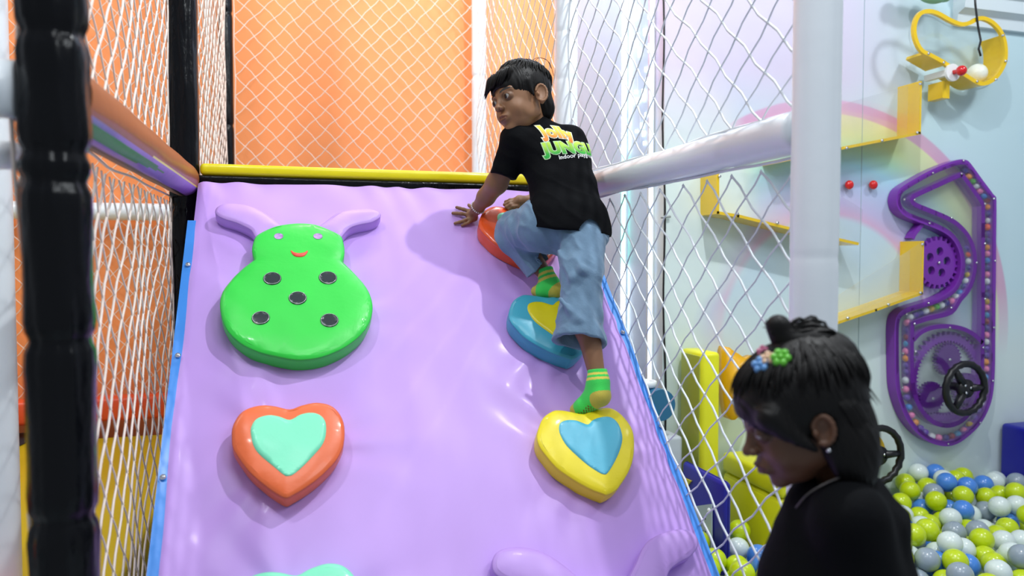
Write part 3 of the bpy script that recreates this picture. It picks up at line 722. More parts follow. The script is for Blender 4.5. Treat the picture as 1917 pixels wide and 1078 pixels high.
# beads in the track: each its own thing
BC = {'o': 'f29a3c', 'g': '4fb53c', 'w': 'dfe6e6', 'p': 'ee7fb4', 'b': '3f86d0', 'r': '8a1530', 'n': '34208a', 'v': '5f2aa8', 'y': 'c8a82c', 'R': 'ee5a34', 'c': '3f9ed0'}
CN = {'o': 'orange', 'g': 'green', 'w': 'white', 'p': 'pink', 'b': 'blue', 'r': 'dark red', 'n': 'navy', 'v': 'violet', 'y': 'mustard', 'R': 'red-orange', 'c': 'light blue'}
B5 = [(680,140,'n'),(705,180,'o'),(732,210,'g'),(757,243,'w'),(779,278,'p'),(806,310,'b'),(834,338,'r'),(842,386,'o'),(840,432,'n'),(842,478,'w'),(834,522,'R'),(840,568,'v'),(838,612,'n'),(839,658,'o'),(834,702,'p'),(836,746,'b'),(836,794,'n'),(834,840,'p'),(832,886,'w'),(833,932,'v'),(832,978,'n'),(833,1022,'y'),(828,1063,'p'),
      (697,658,'v'),(710,704,'R'),(711,750,'w'),(713,796,'n'),(705,844,'y'),(690,886,'w'),(674,922,'n'),(645,964,'b'),(619,992,'w'),(586,1018,'p')]
B6 = [(553,26,'n'),(520,40,'w'),(486,50,'g'),(450,65,'y'),(414,80,'w'),(378,94,'n'),(346,106,'v'),(310,120,'w'),(290,158,'p'),(290,208,'v'),(290,254,'r'),(291,300,'c'),(284,350,'p'),(284,398,'o'),(288,446,'v'),(288,488,'v'),(282,544,'w'),(280,606,'p'),(288,660,'v'),(300,726,'b'),(318,780,'p'),(346,828,'o'),(380,868,'v'),(412,895,'v'),(457,922,'w'),(502,930,'p'),(548,930,'n'),(589,920,'r'),(630,906,'c'),(672,882,'p'),(711,844,'y'),(748,800,'v'),(776,756,'v'),(800,704,'w'),(822,645,'p'),(828,585,'n'),(825,524,'b'),(822,468,'p'),(818,422,'o'),(826,376,'v'),(826,332,'v'),(830,286,'w'),(826,240,'p'),(830,196,'n'),(834,150,'r'),(835,106,'c')]
beadmesh = {}
def segname(x, y):
    if y < 345: return 'slanting top right'
    if x > 1835: return 'straight right-hand'
    if y < 590 and x > 1790: return 'middle curved'
    if y < 605: return 'sloping middle'
    if x < 1705 and y < 760: return 'straight left-hand'
    return 'bottom curved'
cnt = {}
for bi, (x, y, c, base) in enumerate([(x, y, c, 0) for x, y, c in B5]+[(x, y, c, 1) for x, y, c in B6]):
    P = (z6 if base else z5)([(x, y)])[0]
    if c not in beadmesh:
        g = MB(); g.ball((0, 0, 0), .0165, seg=14, ring=9); t_ = g.build('bead', mat('bead_'+CN[c].replace(' ', '_'), BC[c], .3, coat=.4)); beadmesh[c] = t_.data; o = t_
    else: o = bpy.data.objects.new('bead', beadmesh[c]); COL.objects.link(o)
    o.location = onY(*P, YW-.028); s = segname(*P)
    o['category'] = 'bead'; o['group'] = 'beads in the purple marble track'; cnt.setdefault((CN[c], s), []).append((P[1] if s not in ('bottom curved', 'sloping middle') else P[0], o))

ORDB = 'first second third fourth fifth sixth seventh'.split()
for (cn_, s_), L in cnt.items():
    L.sort(key=lambda q: q[0]); side = ('left', 'right') if s_ in ('bottom curved', 'sloping middle') else ('top', 'bottom')
    for i, (q, o) in enumerate(L):
        w = '' if len(L) == 1 else (', %s such from %s' % (ORDB[i], side[0]))
        o['label'] = '%s bead in %s stretch of the purple track%s' % (cn_, s_, w)

# marble runs: trough + acrylic front
def trough(name, label, pts, D=.125, th=.012, glass=None, loc=None, screws=()):
    """pts: front-edge polyline in px; extruded back to the wall"""
    t = thing(name, label, 'wall toy', tuple(W_(*pts[0], 0)))
    P = wp(pts, D)
    for i in range(len(P)-1):
        a, b = P[i], P[i+1]; d = (b-a).normalized(); nn = Vector((-d.z, 0, d.x))*th/2
        m = MB(); m.prism([a-d*th*.4+nn, b+d*th*.4+nn, b+d*th*.4-nn, a-d*th*.4-nn], (0, D, 0))
        m.build('end_plate' if abs(d.z) > .7 else 'shelf', yel, t, smooth=False)
    if glass:
        m = MB(); m.prism(wp(glass, D+.004), (0, .0035, 0)); m.build('front_panel', acryl, t, smooth=False, label='clear acrylic front panel')
    for q in screws:
        g = MB(); c = onY(*q, YW-D-.003); g.tube([c-Vector((0, .004, 0)), c+Vector((0, .003, 0))], .006, 8); g.build('screw', chrome, t)
    return t
trough('marble_run', 'yellow marble ledge highest on the wall, ending in an upright plate below the bean-shaped toy', [(1463, 301), (1573, 278), (1722, 249), (1724, 154)], glass=[(1463, 304), (1722, 250), (1724, 153), (1560, 200), (1463, 235)], screws=[(1585, 277), (1651, 263), (1717, 248), (1723, 157)])
trough('marble_run', 'yellow marble ledge sloping down to the right behind the near white post', [(1344, 322), (1344, 398), (1382, 404), (1480, 428), (1606, 456)], glass=[(1344, 320), (1344, 400), (1382, 405), (1611, 457), (1615, 392), (1580, 370), (1470, 330)], screws=[(1347, 330), (1380, 400), (1455, 417)])
trough('marble_run', 'yellow marble ledge lowest on the wall, its upright plate before the purple gear', [(1563, 606), (1640, 580), (1726, 549), (1728, 453)], glass=[(1490, 630), (1563, 606), (1727, 549), (1728, 452), (1565, 556), (1490, 600)], screws=[(1587, 595), (1663, 570), (1723, 548), (1727, 457)])
for x, y in ((1590, 346), (1635, 346)):
    g = MB(); c = onY(x, y, YW-.02); g.ball(c, .0205, sc=(1, .8, 1), seg=16, ring=10); g.tube([c, c+Vector((0, .02, 0))], .008, 10)
    o = g.build('red_peg', red_pl); setorigin(o, c+Vector((0, .02, 0))); tag(o, 'round red knob, %s of two on the wall under the top marble ledge' % ('left' if x < 1600 else 'right'), 'knob')
# bean-shaped marble cradle
def z4(P): return [(1560+x/2.994, y/2.994) for x, y in P]
BE = z4([(500,282),(468,225),(458,165),(468,110),(495,72),(540,62),(590,74),(655,110),(720,135),(770,126),(810,105),(850,103),(900,128),(945,180),(968,250),(968,335),(940,400),(900,445),(850,468),(805,460),(740,420),(680,388),(620,348),(560,315)])
cr_ = thing('marble_cradle', 'yellow bean-shaped marble tumbler with clear sheets, high on the wall at top right', 'wall toy', tuple(W_(1800, 140, 0)))
bep = cr2(BE, 4); DB = .155
band_prism(bep, .018, DB-.014, DB, 'rim', yel, cr_)
m = MB(); m.prism(wp(bep, .022), (0, .004, 0)); m.build('back_panel', acryl, cr_, smooth=False, label='clear acrylic back sheet')
edge = mat('panel_edge', '57646c', .3); m = MB(); m.tube(wp(bep, .024), .0022, 5, closed=True); m.build('panel_edge', edge, cr_)
def tray(P, name, label=None):
    band_prism(cr2(z4(P), 4, False), .014, .03, DB-.0145, name, yel, cr_, closed=False, label=label)
tray([(520,292),(575,325),(632,358)], 'tray'); tray([(700,400),(760,432),(810,462),(860,466),(910,438),(945,395),(966,335),(966,260),(948,195)], 'tray', 'yellow curved tray')
m = MB(); a, b = onY(*z4([(640, 395)])[0], YW-.14), onY(*z4([(650, 400)])[0], YW-.14); m.box((a.x-.008, YW-.14, a.z-.022), (a.x+.018, YW-.02, a.z+.004)); m.build('divider', white_pl, cr_, smooth=False, label='white divider')
m = MB(); a = onY(*z4([(632, 525)])[0], YW-.11); m.box((a.x-.02, YW-.11, a.z-.02), (a.x+.02, YW-.03, a.z+.055)); m.build('bracket', yel, cr_, smooth=False)
c = onY(*z4([(673, 405)])[0], YW-DB-.012); m = MB(); m.tube([c, c+Vector((0, .012, 0))], .038, 24); h = m.build('handle', white_pl, cr_, label='white disc with red knob'); autosmooth(h)
m = MB(); q = c+Vector((.012, -.03, .001)); m.ball(q, .0225, seg=16, ring=10); m.tube([c, q], .01, 10); m.build('knob', red_pl, h, label='red knob')
for x, y in ((533,300),(618,350),(727,413),(805,456),(910,446),(965,342),(950,198)):
    g = MB(); c = onY(*z4([(x, y)])[0], YW-DB-.002); g.tube([c-Vector((0, .004, 0)), c+Vector((0, .003, 0))], .0055, 8); g.build('screw', chrome, cr_)
c = onY(*z4([(806, 412)])[0], YW-.1); g = MB(); g.ball(c, .043, seg=24, ring=16); o = g.build('ball', mat('cream_ball', 'eef0e2', .35)); setorigin(o, c); tag(o, 'white ball lying in the yellow bean-shaped tumbler', 'ball')
# cable at the top right, green thing above
g = MB(); g.tube([onY(x, y, YW-.16) for x, y in ((1824, -30), (1826, 10), (1831, 50), (1836, 76), (1832, 92), (1836, 105))], .0045, 8); o = g.build('cable', black_pl); setorigin(o, onY(1826, 10, YW)); tag(o, 'short black cable hanging from the cornice at top right', 'cable')
c = onY(1745, -12, YW-.12); g = MB(); g.ball(c, .055, sc=(1.5, .6, .8), seg=18, ring=10); g.ball(c+Vector((.07, 0, .01)), .04); g.ball(c-Vector((.07, 0, -.01)), .04)
o = g.build('wall_ornament', mat('green_plastic', '7fb89c', .4)); setorigin(o, c); tag(o, 'pale green rounded ornament cut by the top edge above the yellow tumbler', 'ornament')

# ------------------------------------------------------------------ LED strips, cable, corner things
def led(x, y0, y1, r, colf, label, name='light_strip', X=1.487, n=60):
    p0, p1 = onX(x, y0, X), onX(x, y1, X); t = thing(name, label, 'light', (p0.x, p0.y, p1.z))
    g = MB(); V = []; 
    b = MB(); b.box((X-.004, p0.y-r*1.3, p1.z), (X+.004, p0.y+r*1.3, p0.z)); b.build('channel', white_pl, t, smooth=False)
    m = MB(); m.box((X-.012, p0.y-r, p1.z), (X-.004, p0.y+r, p0.z))
    zs = np.linspace(p1.z, p0.z, n+1); V = []; F = []; C = []
    for z in zs:
        for dx, dy in ((-.004, -r), (-.016, -r*.6), (-.016, r*.6), (-.004, r)): V.append((X+dx, p0.y+dy, z)); C.append(colf((p0.z-z)/(p0.z-p1.z), len(C)//4))
    for i in range(n):
        for k in range(3): F.append((i*4+k, i*4+k+1, (i+1)*4+k+1, (i+1)*4+k))
    obj('diffuser', V, F, mat('led_glow_%d' % int(x), (1, 1, 1), attr='Col', emit=EM[int(x)]), t, cols=np.array(C))
    return t
EM = {1173: 11.0, 1225: 2.6}
def c1(f, i):
    # colour of the strip from its top (y=-40) to its end (y=640)
    y = -60+f*(690+60); g = 1 if 285 < y < 500 else 0
    k = .75+.25*(i % 2)
    return (.10*k, .42*k, .28*k) if g else (.85*k, .95*k, 1.0*k)
led(1173, -60, 690, .0105, c1, 'bright white vertical light strip with a green stretch on the glossy side wall')
led(1225, -60, 712, .007, lambda f, i: (.45, .6, 1) if i % 3 else (.8, .9, 1), 'dimmer bluish vertical light strip beside the black cable')
sl = thing('reflection_streaks', 'tiny white glowing dashes standing in for light strip reflections on the glossy side wall', 'light', tuple(onX(1200, 300, 1.485)))  # reflections of the light strips, built as glowing dashes
g = MB(); g.tube([onX(1196+3*math.sin(i*.9), -20+i*30, 1.484) for i in range(11)], .001, 5); g.build('streak_line', white_pl, sl)  # thin line added to join the dashes
spk = mat('sparkle', (.9, .95, 1), emit=6.0)  # emission imitates the reflected streaks, no lamps here
for (x, y, l) in ((1196,17,14),(1187,30,10),(1205,60,12),(1189,82,12),(1195,98,16),(1214,90,16),(1208,130,8),(1210,152,13),(1188,172,6),(1203,178,22),(1193,188,10),(1183,190,8),(1214,30,10),(1208,215,8),(1200,235,10),(1203,250,10),(1190,246,5),(1205,268,6)):
    a, b = onX(x, y-l/2, 1.482), onX(x, y+l/2, 1.482); g = MB(); g.tube([a, b], .0028, 6); g.build('streak', spk, sl)
g = MB(); g.tube([onY(1240+2*math.sin(i*.7)+ (1+i*.18), -30+i*38, YW-.006) for i in range(24)], .0042, 8)
o = g.build('cable', black_pl); setorigin(o, onY(1240, 880, YW)); tag(o, 'long black cable running down the wall corner behind the right net', 'cable')
g = MB(); c = onY(1246, 407, YW-.012); g.tube([c-Vector((.02, 0, 0)), c+Vector((.022, 0, .004))], .005, 6); o = g.build('cable_clip', mat('clip_grey', '9aa0a0', .4)); setorigin(o, c); tag(o, 'small grey clip holding the long black cable to the wall', 'clip')
# blue pot with white rim and blue disc
c = onY(1208, 712, 2.72); pot = thing('plastic_pot', 'dark blue pot with white rim below the light strips, half behind the ramp', 'pot', (c.x, c.y, c.z-.22))
def lathe(prof, c, seg=28):
    g = MB(); V = []; 
    for r, z in prof:
        for k in range(seg): V.append((c[0]+r*math.cos(2*PI*k/seg), c[1]+r*math.sin(2*PI*k/seg), z))
    F = [(i*seg+k, i*seg+(k+1) % seg, (i+1)*seg+(k+1) % seg, (i+1)*seg+k) for i in range(len(prof)-1) for k in range(seg)]
    F += [tuple(range(seg))[::-1], tuple((len(prof)-1)*seg+k for k in range(seg))]; g.add(V, F); return g
dblue = vinyl('dark_blue_plastic', '1f5d96', .3); 
lathe([(.033, c.z-.22), (.040, c.z-.02), (.036, c.z-.02)], c).build('body', dblue, pot)
lathe([(.040, c.z-.026), (.046, c.z-.022), (.046, c.z-.002), (.041, c.z), (.036, c.z-.002), (.034, c.z-.02)], c).build('rim', white_pl, pot)
m = MB(); m.box((c.x-.09, c.y-.06, 0), (c.x+.14, c.y+.06, c.z-.222), bev=.015); o = m.build('plinth', vinyl('pale_grey_vinyl', 'c4ccd2')); PLB = (c.x-.09, c.y-.06, c.x+.14, c.y+.06); setorigin(o, (c.x, c.y, 0)); tag(o, 'pale padded plinth carrying the blue pot, mostly behind the ramp', 'plinth')
c = onY(1233, 757, 2.66); m = MB(); m.tube([c-Vector((0, .02, 0)), c+Vector((0, .02, 0))], .063, 32); o = autosmooth(m.build('round_pad', vinyl('teal_blue', '2a6e94'))); setorigin(o, c); tag(o, 'round teal-blue disc beside the blue pot', 'disc')

# ------------------------------------------------------------------ foam blocks behind the right net
lime = vinyl('lime_vinyl', 'c9d62c', .4); lemon = vinyl('lemon_vinyl', 'ecea1e', .4, var=.03); deepblue = vinyl('deep_blue_vinyl', '2b2aa6', .4); amber = vinyl('amber_plastic', 'f2b416', .3)
def fbox(name, x_far, Yf, Yn, y_top, w, m, label, cat='foam block', zb=0, bev=.018, parent=None):
    p = onY(x_far, y_top, Yf); b = MB(); b.box((p.x, Yn, zb), (p.x+w, Yf, p.z), bev=bev); o = b.build(name, m, parent)
    if parent is None: setorigin(o, (p.x+w/2, (Yn+Yf)/2, zb)); tag(o, label, cat)
    return o, p
tall, _p = fbox('foam_block', 1273, 2.78, 2.605, 651, .085, lemon, 'tall upright yellow foam block with an olive side face, behind the right net')
m = MB(); m.box((_p.x-.003, 2.62, .02), (_p.x+.004, 2.765, _p.z-.015), bev=.003); sp_ = m.build('olive_side', vinyl('olive_tone', 'a9b23c', .45), None, label='olive side face'); sp_.parent = tall; sp_.matrix_parent_inverse = Matrix.Translation(-tall.location)  # thin olive sheet makes this side darker than the rest of the block
_b = bpy.data.objects['foam_block']; tbx = (_b.location.x-.045, _b.location.x+.045)
slide = thing('foam_slide', 'bright yellow low foam slide with an amber curved hood, behind the net and the girl', 'slide', tuple(onY(1400, 1000, 2.5)))
p = onX(1350, 845, 1.62) if False else onY(1352, 845, 2.76); xs = p.x
fx = lambda yy, ztop, zlow: None
m = MB(); m.box((xs, 2.36, 0), (xs+.3, 2.76, p.z-.085), bev=.02); m.build('body', lemon, slide)
m = MB(); m.box((xs-.003, 2.36, p.z-.083), (xs+.3, 2.76, p.z), bev=.018); m.build('top_cushion', lemon, slide, label='seamed yellow top cushion')
hd = [onY(x, y, 2.74) for x, y in cr2([(1343,655),(1362,656),(1382,668),(1400,664),(1412,672),(1398,700),(1385,735),(1372,770),(1350,772)], 4)]
m = MB(); m.prism(hd, (0, -.06, 0)); m.build('hood', amber, slide, label='amber curved hood')
q = onX(1462, 1040, xs-.05); m = MB(); m.ball((xs-.02, 2.42, .12), .07, sc=(.5, 1, 1.2), seg=20, ring=12); m.build('bumper', lemon, slide)
o, pb_ = fbox('foam_block', 1276, 2.66, 2.345, 862, .03, deepblue, 'deep blue foam block in front of the yellow slide, behind the net')
xb = pb_.x-.004
pnl = thing('control_panel', 'white dotted panel with a bolt on the deep blue foam block', 'panel', tuple(onX(1318, 1000, xb)))
P = [onX(x, y, xb) for x, y in ((1296,948),(1334,943),(1334,1040),(1318,1040),(1300,1010))]
m = MB(); m.prism(P, (-.006, 0, 0)); m.build('plate', mat('panel_white', 'c8d8de', .4), pnl, smooth=False)
for i in range(3):
    for j in range(5):
        if (i*5+j) % 4 == 3: continue
        c = onX(1312+i*4.2, 968+j*8+i*1.5, xb-.0065); g = MB(); g.tube([c, c-Vector((.001, 0, 0))], .0032, 8); g.build('hole', black_pl, pnl)
c = onX(1328, 955, xb-.006); g = MB(); g.ball(c, .009, seg=10, ring=6); g.build('bolt', white_pl, pnl)
m = MB(); m.prism([onX(x, y, xb+.003) for x, y in ((1280, 893), (1296, 900), (1286, 912))], (-.006, 0, 0)); o = m.build('patch', heart_yellow, smooth=False); setorigin(o, onX(1285, 905, xb)); tag(o, 'small yellow triangle patch on the deep blue foam block', 'patch')
# dark blue block at the right edge
p = onY(1890, 795, 2.74); m = MB(); m.box((p.x, 2.6, .0), (p.x+.5, 2.79, p.z), bev=.02); o = m.build('foam_block', vinyl('navy_vinyl', '14149a', .4)); setorigin(o, (p.x+.25, 2.7, 0)); tag(o, 'navy foam block at the right edge above the ball pit', 'foam block')
# second wheel, partly behind the girl, with a yellow disc
WTX = onY(1645, 852, 2.7).x
wt = thing('wheel_toy', 'black steering wheel with yellow disc on the wall just behind the girl', 'wall toy', tuple(W_(1640, 850, 0)))
wheel(1645, 852, .122, .10, wt, None)
c = onY(1628, 848, YW-.03); m = MB(); m.tube([c+Vector((0, .03, 0)), c], .088, 28); autosmooth(m.build('disc', yel, wt, label='yellow disc'))

# ------------------------------------------------------------------ ball pit
m = MB(); m.box((1.0, 1.35, .0), (3.9, 2.79, .10), bev=.01); o = struct(m.build('floor_pit', vinyl('pit_mat', '8fa4b4')))
RB = .0425
cols = [('lime', 'c6dc10', 'yellow-green'), ('white', 'dce9e6', 'white'), ('blue', '4c8ae0', 'blue'), ('grey', '97a5b2', 'grey')]
bmats = [mat('ball_'+n, h, .28, coat=.3, sss=.0) for n, h, _ in cols]
rb = random.Random(5)
def inview(p, mg=20):
    v = p-CAM; d = v.dot(FW); x, y = 958.5+FPX*v.dot(RT)/d, 539-FPX*v.dot(UP)/d
    return -mg < x < 1917+mg and y < 1078+mg*1.6, x, y
BP = []
blocks = [(tbx[0], 2.59, tbx[1], 2.8), PLB, (WTX-.14, 2.68, WTX+.14, 2.8), (xs-.03, 2.33, xs+.33, 2.8), (pb_.x-.01, 2.33, pb_.x+.04, 2.67), (onY(1890, 795, 2.74).x-.01, 2.57, 4.2, 2.8)]
def inblock(x, y): return any(a-RB < x < c+RB and b-RB < y < d+RB for a, b, c, d in blocks)
def rest(x, y):
    z = .10+RB
    for q in BP:
        dd = (q[0]-x)**2+(q[1]-y)**2
        if dd < 4*RB*RB: z = max(z, q[2]+math.sqrt(4*RB*RB-dd))
    return z
def surf(x, y): return .25+.05*max(0, (y-2.3)/.45)+.03*math.sin(x*7+y*5)
tries = 0
while tries < 5200 and len(BP) < 900:
    tries += 1; x = rb.uniform(1.0, 3.75); y = rb.uniform(1.55, 2.76)
    if inblock(x, y): continue
    p = Vector((x, y, .25)); v, sx, sy = inview(p, 60)
    if not v or (sx < 1250): continue
    if 1480 < sx < 1600: continue
    best = (rest(x, y), x, y)
    for _ in range(14):
        x2 = min(max(best[1]+rb.uniform(-.03, .03), 1.0), 3.8); y2 = min(max(best[2]+rb.uniform(-.03, .03), 1.5), 2.755)
        if inblock(x2, y2): continue
        z2 = rest(x2, y2)
        if z2 < best[0]: best = (z2, x2, y2)
    if best[0] < surf(best[1], best[2]): BP.append((best[1], best[2], best[0]))
# keep the balls the camera can see (not buried), judged from the two sides as well
keep = []
for i, (x, y, z) in enumerate(BP):
    p = Vector((x, y, z)); v, sx, sy = inview(p, 16)
    if not v: continue
    vis = 0
    for k in range(26):
        a = k*2.4; rr = RB*.92*math.sqrt((k+.5)/26); vd = (p-CAM).normalized(); e1 = vd.cross(Z).normalized(); e2 = e1.cross(vd)
        q = p+e1*rr*math.cos(a)+e2*rr*math.sin(a)-vd*math.sqrt(RB*RB-rr*rr)*1.0; ok = True
        for j, (X, Y, ZZ) in enumerate(BP):
            if j == i: continue
            w = Vector((X, Y, ZZ))-q; t = -w.dot(vd)
            if t > 0 and t < .6 and (w+vd*t).length < RB: ok = False; break
        vis += ok
    if vis >= 2: keep.append((x, y, z, sx, sy))
kk = set((q[0], q[1], q[2]) for q in keep)
for q in sorted(keep, key=lambda q: q[2]):
    if q[2] < .10+RB*1.05: continue
    tch = [b for b in BP if b[2] < q[2]-1e-4 and 0 < math.dist(b, q[:3]) < 2.02*RB]
    if tch and not any(b in kk for b in tch):
        b = tch[0]; kk.add(b); v_, sx_, sy_ = inview(Vector(b), 60); keep.append((*b, sx_, sy_))
ORD = 'first second third fourth fifth sixth seventh eighth ninth tenth eleventh twelfth thirteenth fourteenth fifteenth sixteenth'.split()
import collections
bc = {}; regs = collections.defaultdict(list)
def region(sx, sy):
    if sx < 1540: return 'left of the girl by the foam blocks'
    row = 'against the mural wall' if sy < 925 else ('in the second row from the wall' if sy < 970 else ('in the middle of the pile' if sy < 1015 else ('in the lower part of the pile' if sy < 1055 else 'cut by the bottom edge of the picture')))
    return row
for q in sorted(keep, key=lambda q: -q[4]):
    k = rb.choices([0, 1, 2, 3], [.42, .27, .19, .12])[0]; regs[(k, region(q[3], q[4]))].append(q)
for (k, rg), L in regs.items():
    L.sort(key=lambda q: q[3]); n = len(L)
    for i, (x, y, z, sx, sy) in enumerate(L):
        if k not in bc:
            g = MB(); g.ball((0, 0, 0), RB, seg=24, ring=16); o = g.build('pit_ball', bmats[k]); bc[k] = o.data
        else: o = bpy.data.objects.new('pit_ball', bc[k]); COL.objects.link(o)
        o.location = (x, y, z); o.rotation_euler = (rb.uniform(0, 6), rb.uniform(0, 6), 0)
        w = 'only one' if n == 1 else ('%s such from left' % ORD[i] if i < (n+1)//2 else '%s such from right' % ORD[n-1-i])
        w = w.replace('first such from left', 'leftmost such').replace('first such from right', 'rightmost such')
        tag(o, '%s ball %s, %s' % (cols[k][2], rg, w), 'ball', 'plastic balls of the ball pit')
print('BALLS', len(BP), len(keep))
# ------------------------------------------------------------------ people
def skinmat(name, base): return mat(name, base, .5, .06, 90, attr='Col', sss=.08, bdist=.002)
hair_m = mat('black_hair', (.004, .0035, .0035), .5, .5, 60, spec=.22, stretch=(1, 1, .25), bdist=.004)
cloth_black = mat('black_cotton', (.003, .0034, .0045), .85, .25, 160, spec=.1, bdist=.003)
denim = mat('blue_chambray', '6a88a2', .85, .35, 220, var=.05, sheen=.2, bdist=.002)
eye_m = mat('eye', (1, 1, 1), .25, attr='Col', spec=.3)
def frame_(theta, phi, rho):
    TC = -FW; f0 = -math.sin(theta)*RT+math.cos(theta)*TC; left = UP.cross(f0)
    f = f0*math.cos(phi)-UP*math.sin(phi); u = UP*math.cos(phi)+f0*math.sin(phi)
    u2 = u*math.cos(rho)-left*math.sin(rho); l2 = left*math.cos(rho)+u*math.sin(rho)
    return l2, -f, u2
def M4(axes, org, s=1.):
    m = Matrix(axes).transposed()*s; m = m.to_4x4(); m.translation = org; return m
def xform(V, M): A = np.array(M); return V@A[:3, :3].T+A[:3, 3]
def head_field(neck_to, res=.0021, girl=False):
    ey = -.014 if girl else 0.; es = .78 if girl else .95
    F = Field((-.09, -.125, -.17), (.09, .12, .12), res)
    F.op(ell((0, .014, .030), (.0715, .088, .070)), .001)
    F.op(ell((0, -.020, -.024), (.056, .058, .064)), .030)
    F.op(ell((0, -.034, -.062), (.038, .038, .032)), .024)
    for s in (-1, 1):
        F.op(ell((s*.031, -.050, -.036), (.021, .021, .022)), .014)           # cheeks
        F.op(cap((s*.040, -.064, .020), (s*.012, -.074, .015), .006, .006), .012)
        F.op(ell((s*.045, -.004, -.050), (.010, .028, .018)), .018)
    F.op(ell((0, -.064, -.084), (.015, .014, .012)), .014)
    F.op(cap((0, -.074, .010), (0, -.088, -.018), .0055, .0075), .010)
    F.op(ell((0, -.0925, -.0235), (.0088, .0085, .0075)), .008)
    for s in (-1, 1):
        F.op(ell((s*.0095, -.0855, -.026), (.0062, .0075, .0055)), .005)
        F.sub(ell((s*.0295, -.083, .002), (.0165, .013, .0105)), .010)
    F.op(ell((0, -.0775, -.053), (.021, .011, .014)), .012)
    for s in (-1, 1): F.op(cap((s*.005, -.0875, -.0485), (s*.018, -.080, -.0535), .0042, .0022), .003)
    F.op(cap((-.012, -.0835, -.0590), (.012, -.0835, -.0590), .0042), .004); F.op(ell((0, -.0855, -.0590), (.009, .0052, .0044)), .003)
    F.sub(cap((-.019, -.0835, -.0540), (0, -.0925, -.0535), .0009), .0022); F.sub(cap((.019, -.0835, -.0540), (0, -.0925, -.0535), .0009), .0022)
    for s in (-1, 1):                                                             # lids
        c = (s*.0290, -.0660, .0020)
        F.op(ell(c, (.0150, .0140, .0132)), .003)
        F.sub(ell((s*.0300, -.0800, .0012), (.0122, .0100, .0062 if not girl else .0026)), .0012)
        F.sub(cap((s*.0060, -.0900, -.0300), (s*.0055, -.0920, -.0262), .0022), .002)
    for s in (-1, 1):                                                             # ears
        A = Matrix.Rotation(R(-14)*1, 3, 'X') @ Matrix.Rotation(s*R(-24), 3, 'Z')
        F.op(ell((s*.0740, .016+ey, -.010), (.0055, .0195*es, .0285*es), A), .003)
        F.sub(ell((s*.0815, .014+ey, -.007), (.0070, .0115*es, .0185*es), A), .004)
        E = [Vector((s*.0755, .016+ey, -.010))+A@Vector((s*.003, .0175*es*math.cos(t), .0265*es*math.sin(t))) for t in np.linspace(-2.0, 2.9, 13)]
        for i in range(12): F.op(cap(E[i], E[i+1], .0036), .002)
        F.op(ell((s*.0745, .004+ey, -.012), (.005, .004, .006)), .003); F.op(ell((s*.0735, .012+ey, -.0355+(.006 if girl else 0)), (.0050, .0075, .0065)), .003)
    F.op(cap((0, .022, -.05), neck_to, .037, .036), .018)
    return F
def head_cols(V, skin, girl=False):
    n = len(V); C = np.tile(np.array(skin, float), (n, 1)); x, y, z = V.T
    lip = (y < -.072) & (((np.abs(x)/.020)**2+((z+.0542)/.0085)**2) < 1); C[lip] = np.array(skin)*[.62, .42, .42]
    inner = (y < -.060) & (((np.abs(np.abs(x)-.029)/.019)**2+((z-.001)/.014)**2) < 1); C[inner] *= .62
    ax = np.abs(x); bz = .0195+.004*np.sin((ax-.012)/.036*math.pi); th = .0034*(1-np.clip((ax-.03)/.018, 0, 1)*.6)
    brow = (y < -.045) & (ax > .011) & (ax < .048) & (np.abs(z-bz) < th*1.15); C[brow] = [.010, .008, .007]
    return C
def eyes(M, gaze, parent, skin):
    for s in (-1, 1):
        bm = bmesh.new(); bmesh.ops.create_uvsphere(bm, u_segments=40, v_segments=28, radius=.0122)
        c = Vector((s*.0290, -.0668, .0016)); g = Vector(gaze).normalized(); V = []; C = []
        for v in bm.verts:
            d = v.co.normalized(); a = math.degrees(math.acos(max(-1, min(1, d.dot(g)))))
            C.append((.004, .003, .003) if a < 14 else ((.012, .006, .004) if a < 36 else (.34, .32, .30))); V.append(M @ (c+v.co))
        bm.verts.index_update(); F = [[v.index for v in f.verts] for f in bm.faces]; bm.free()
        obj('eye', V, F, eye_m, parent, cols=np.array(C))
def lock(g, pts, r0, n=5):
    N = len(pts); g.tube(pts, [r0*(.55+.45*math.sin(PI*min(1, (i/(N-1))*1.6+.15)*.5))*(1-(i/(N-1))**3*.93) for i in range(N)], n, caps=True)
def onell(c, r, d): return Vector((c[0]+r[0]*d.x, c[1]+r[1]*d.y, c[2]+r[2]*d.z))
def merge(parts):
    V = []; F = []; C = []; b = 0
    for v, f, c in parts: V.append(v); F.append(f+b); C.append(c); b += len(v)
    return np.concatenate(V), np.concatenate(F).tolist(), np.concatenate(C)

# ============ the boy
SK = hexc('8a6244')
boy = thing('person', 'boy in black printed t-shirt and loose blue trousers climbing the lilac ramp', 'person', tuple(at(1090, 765, 1.87)))
AX = frame_(R(51), R(10), R(11)); HC = at(974, 187, 2.10); MH = M4(AX, HC, .955)
MHi = MH.inverted()
nb = MHi @ at(1012, 250, 2.13)
F = head_field(tuple(nb)); V, Q = F.mesh(); parts = [(xform(V, MH), Q, head_cols(V, SK))]
def skin_patch(prims, lo, hi, res, col=SK, shade=None):
    F = Field(lo, hi, res)
    for p, k in prims: F.op(p, k)
    V, Q = F.mesh(); C = np.tile(np.array(col, float), (len(V), 1))
    if shade: C = shade(V, C)
    return V, Q, C
def bbox(P, m=.05): P = np.array([tuple(p) for p in P]); return P.min(0)-m, P.max(0)+m
def finger(pr, pts, r, k=.003):
    pts = [Vector(p) for p in pts]
    for i in range(len(pts)-1): pr.append((cap(pts[i], pts[i+1], r*(1-.07*i), r*(1-.07*(i+1))), k))
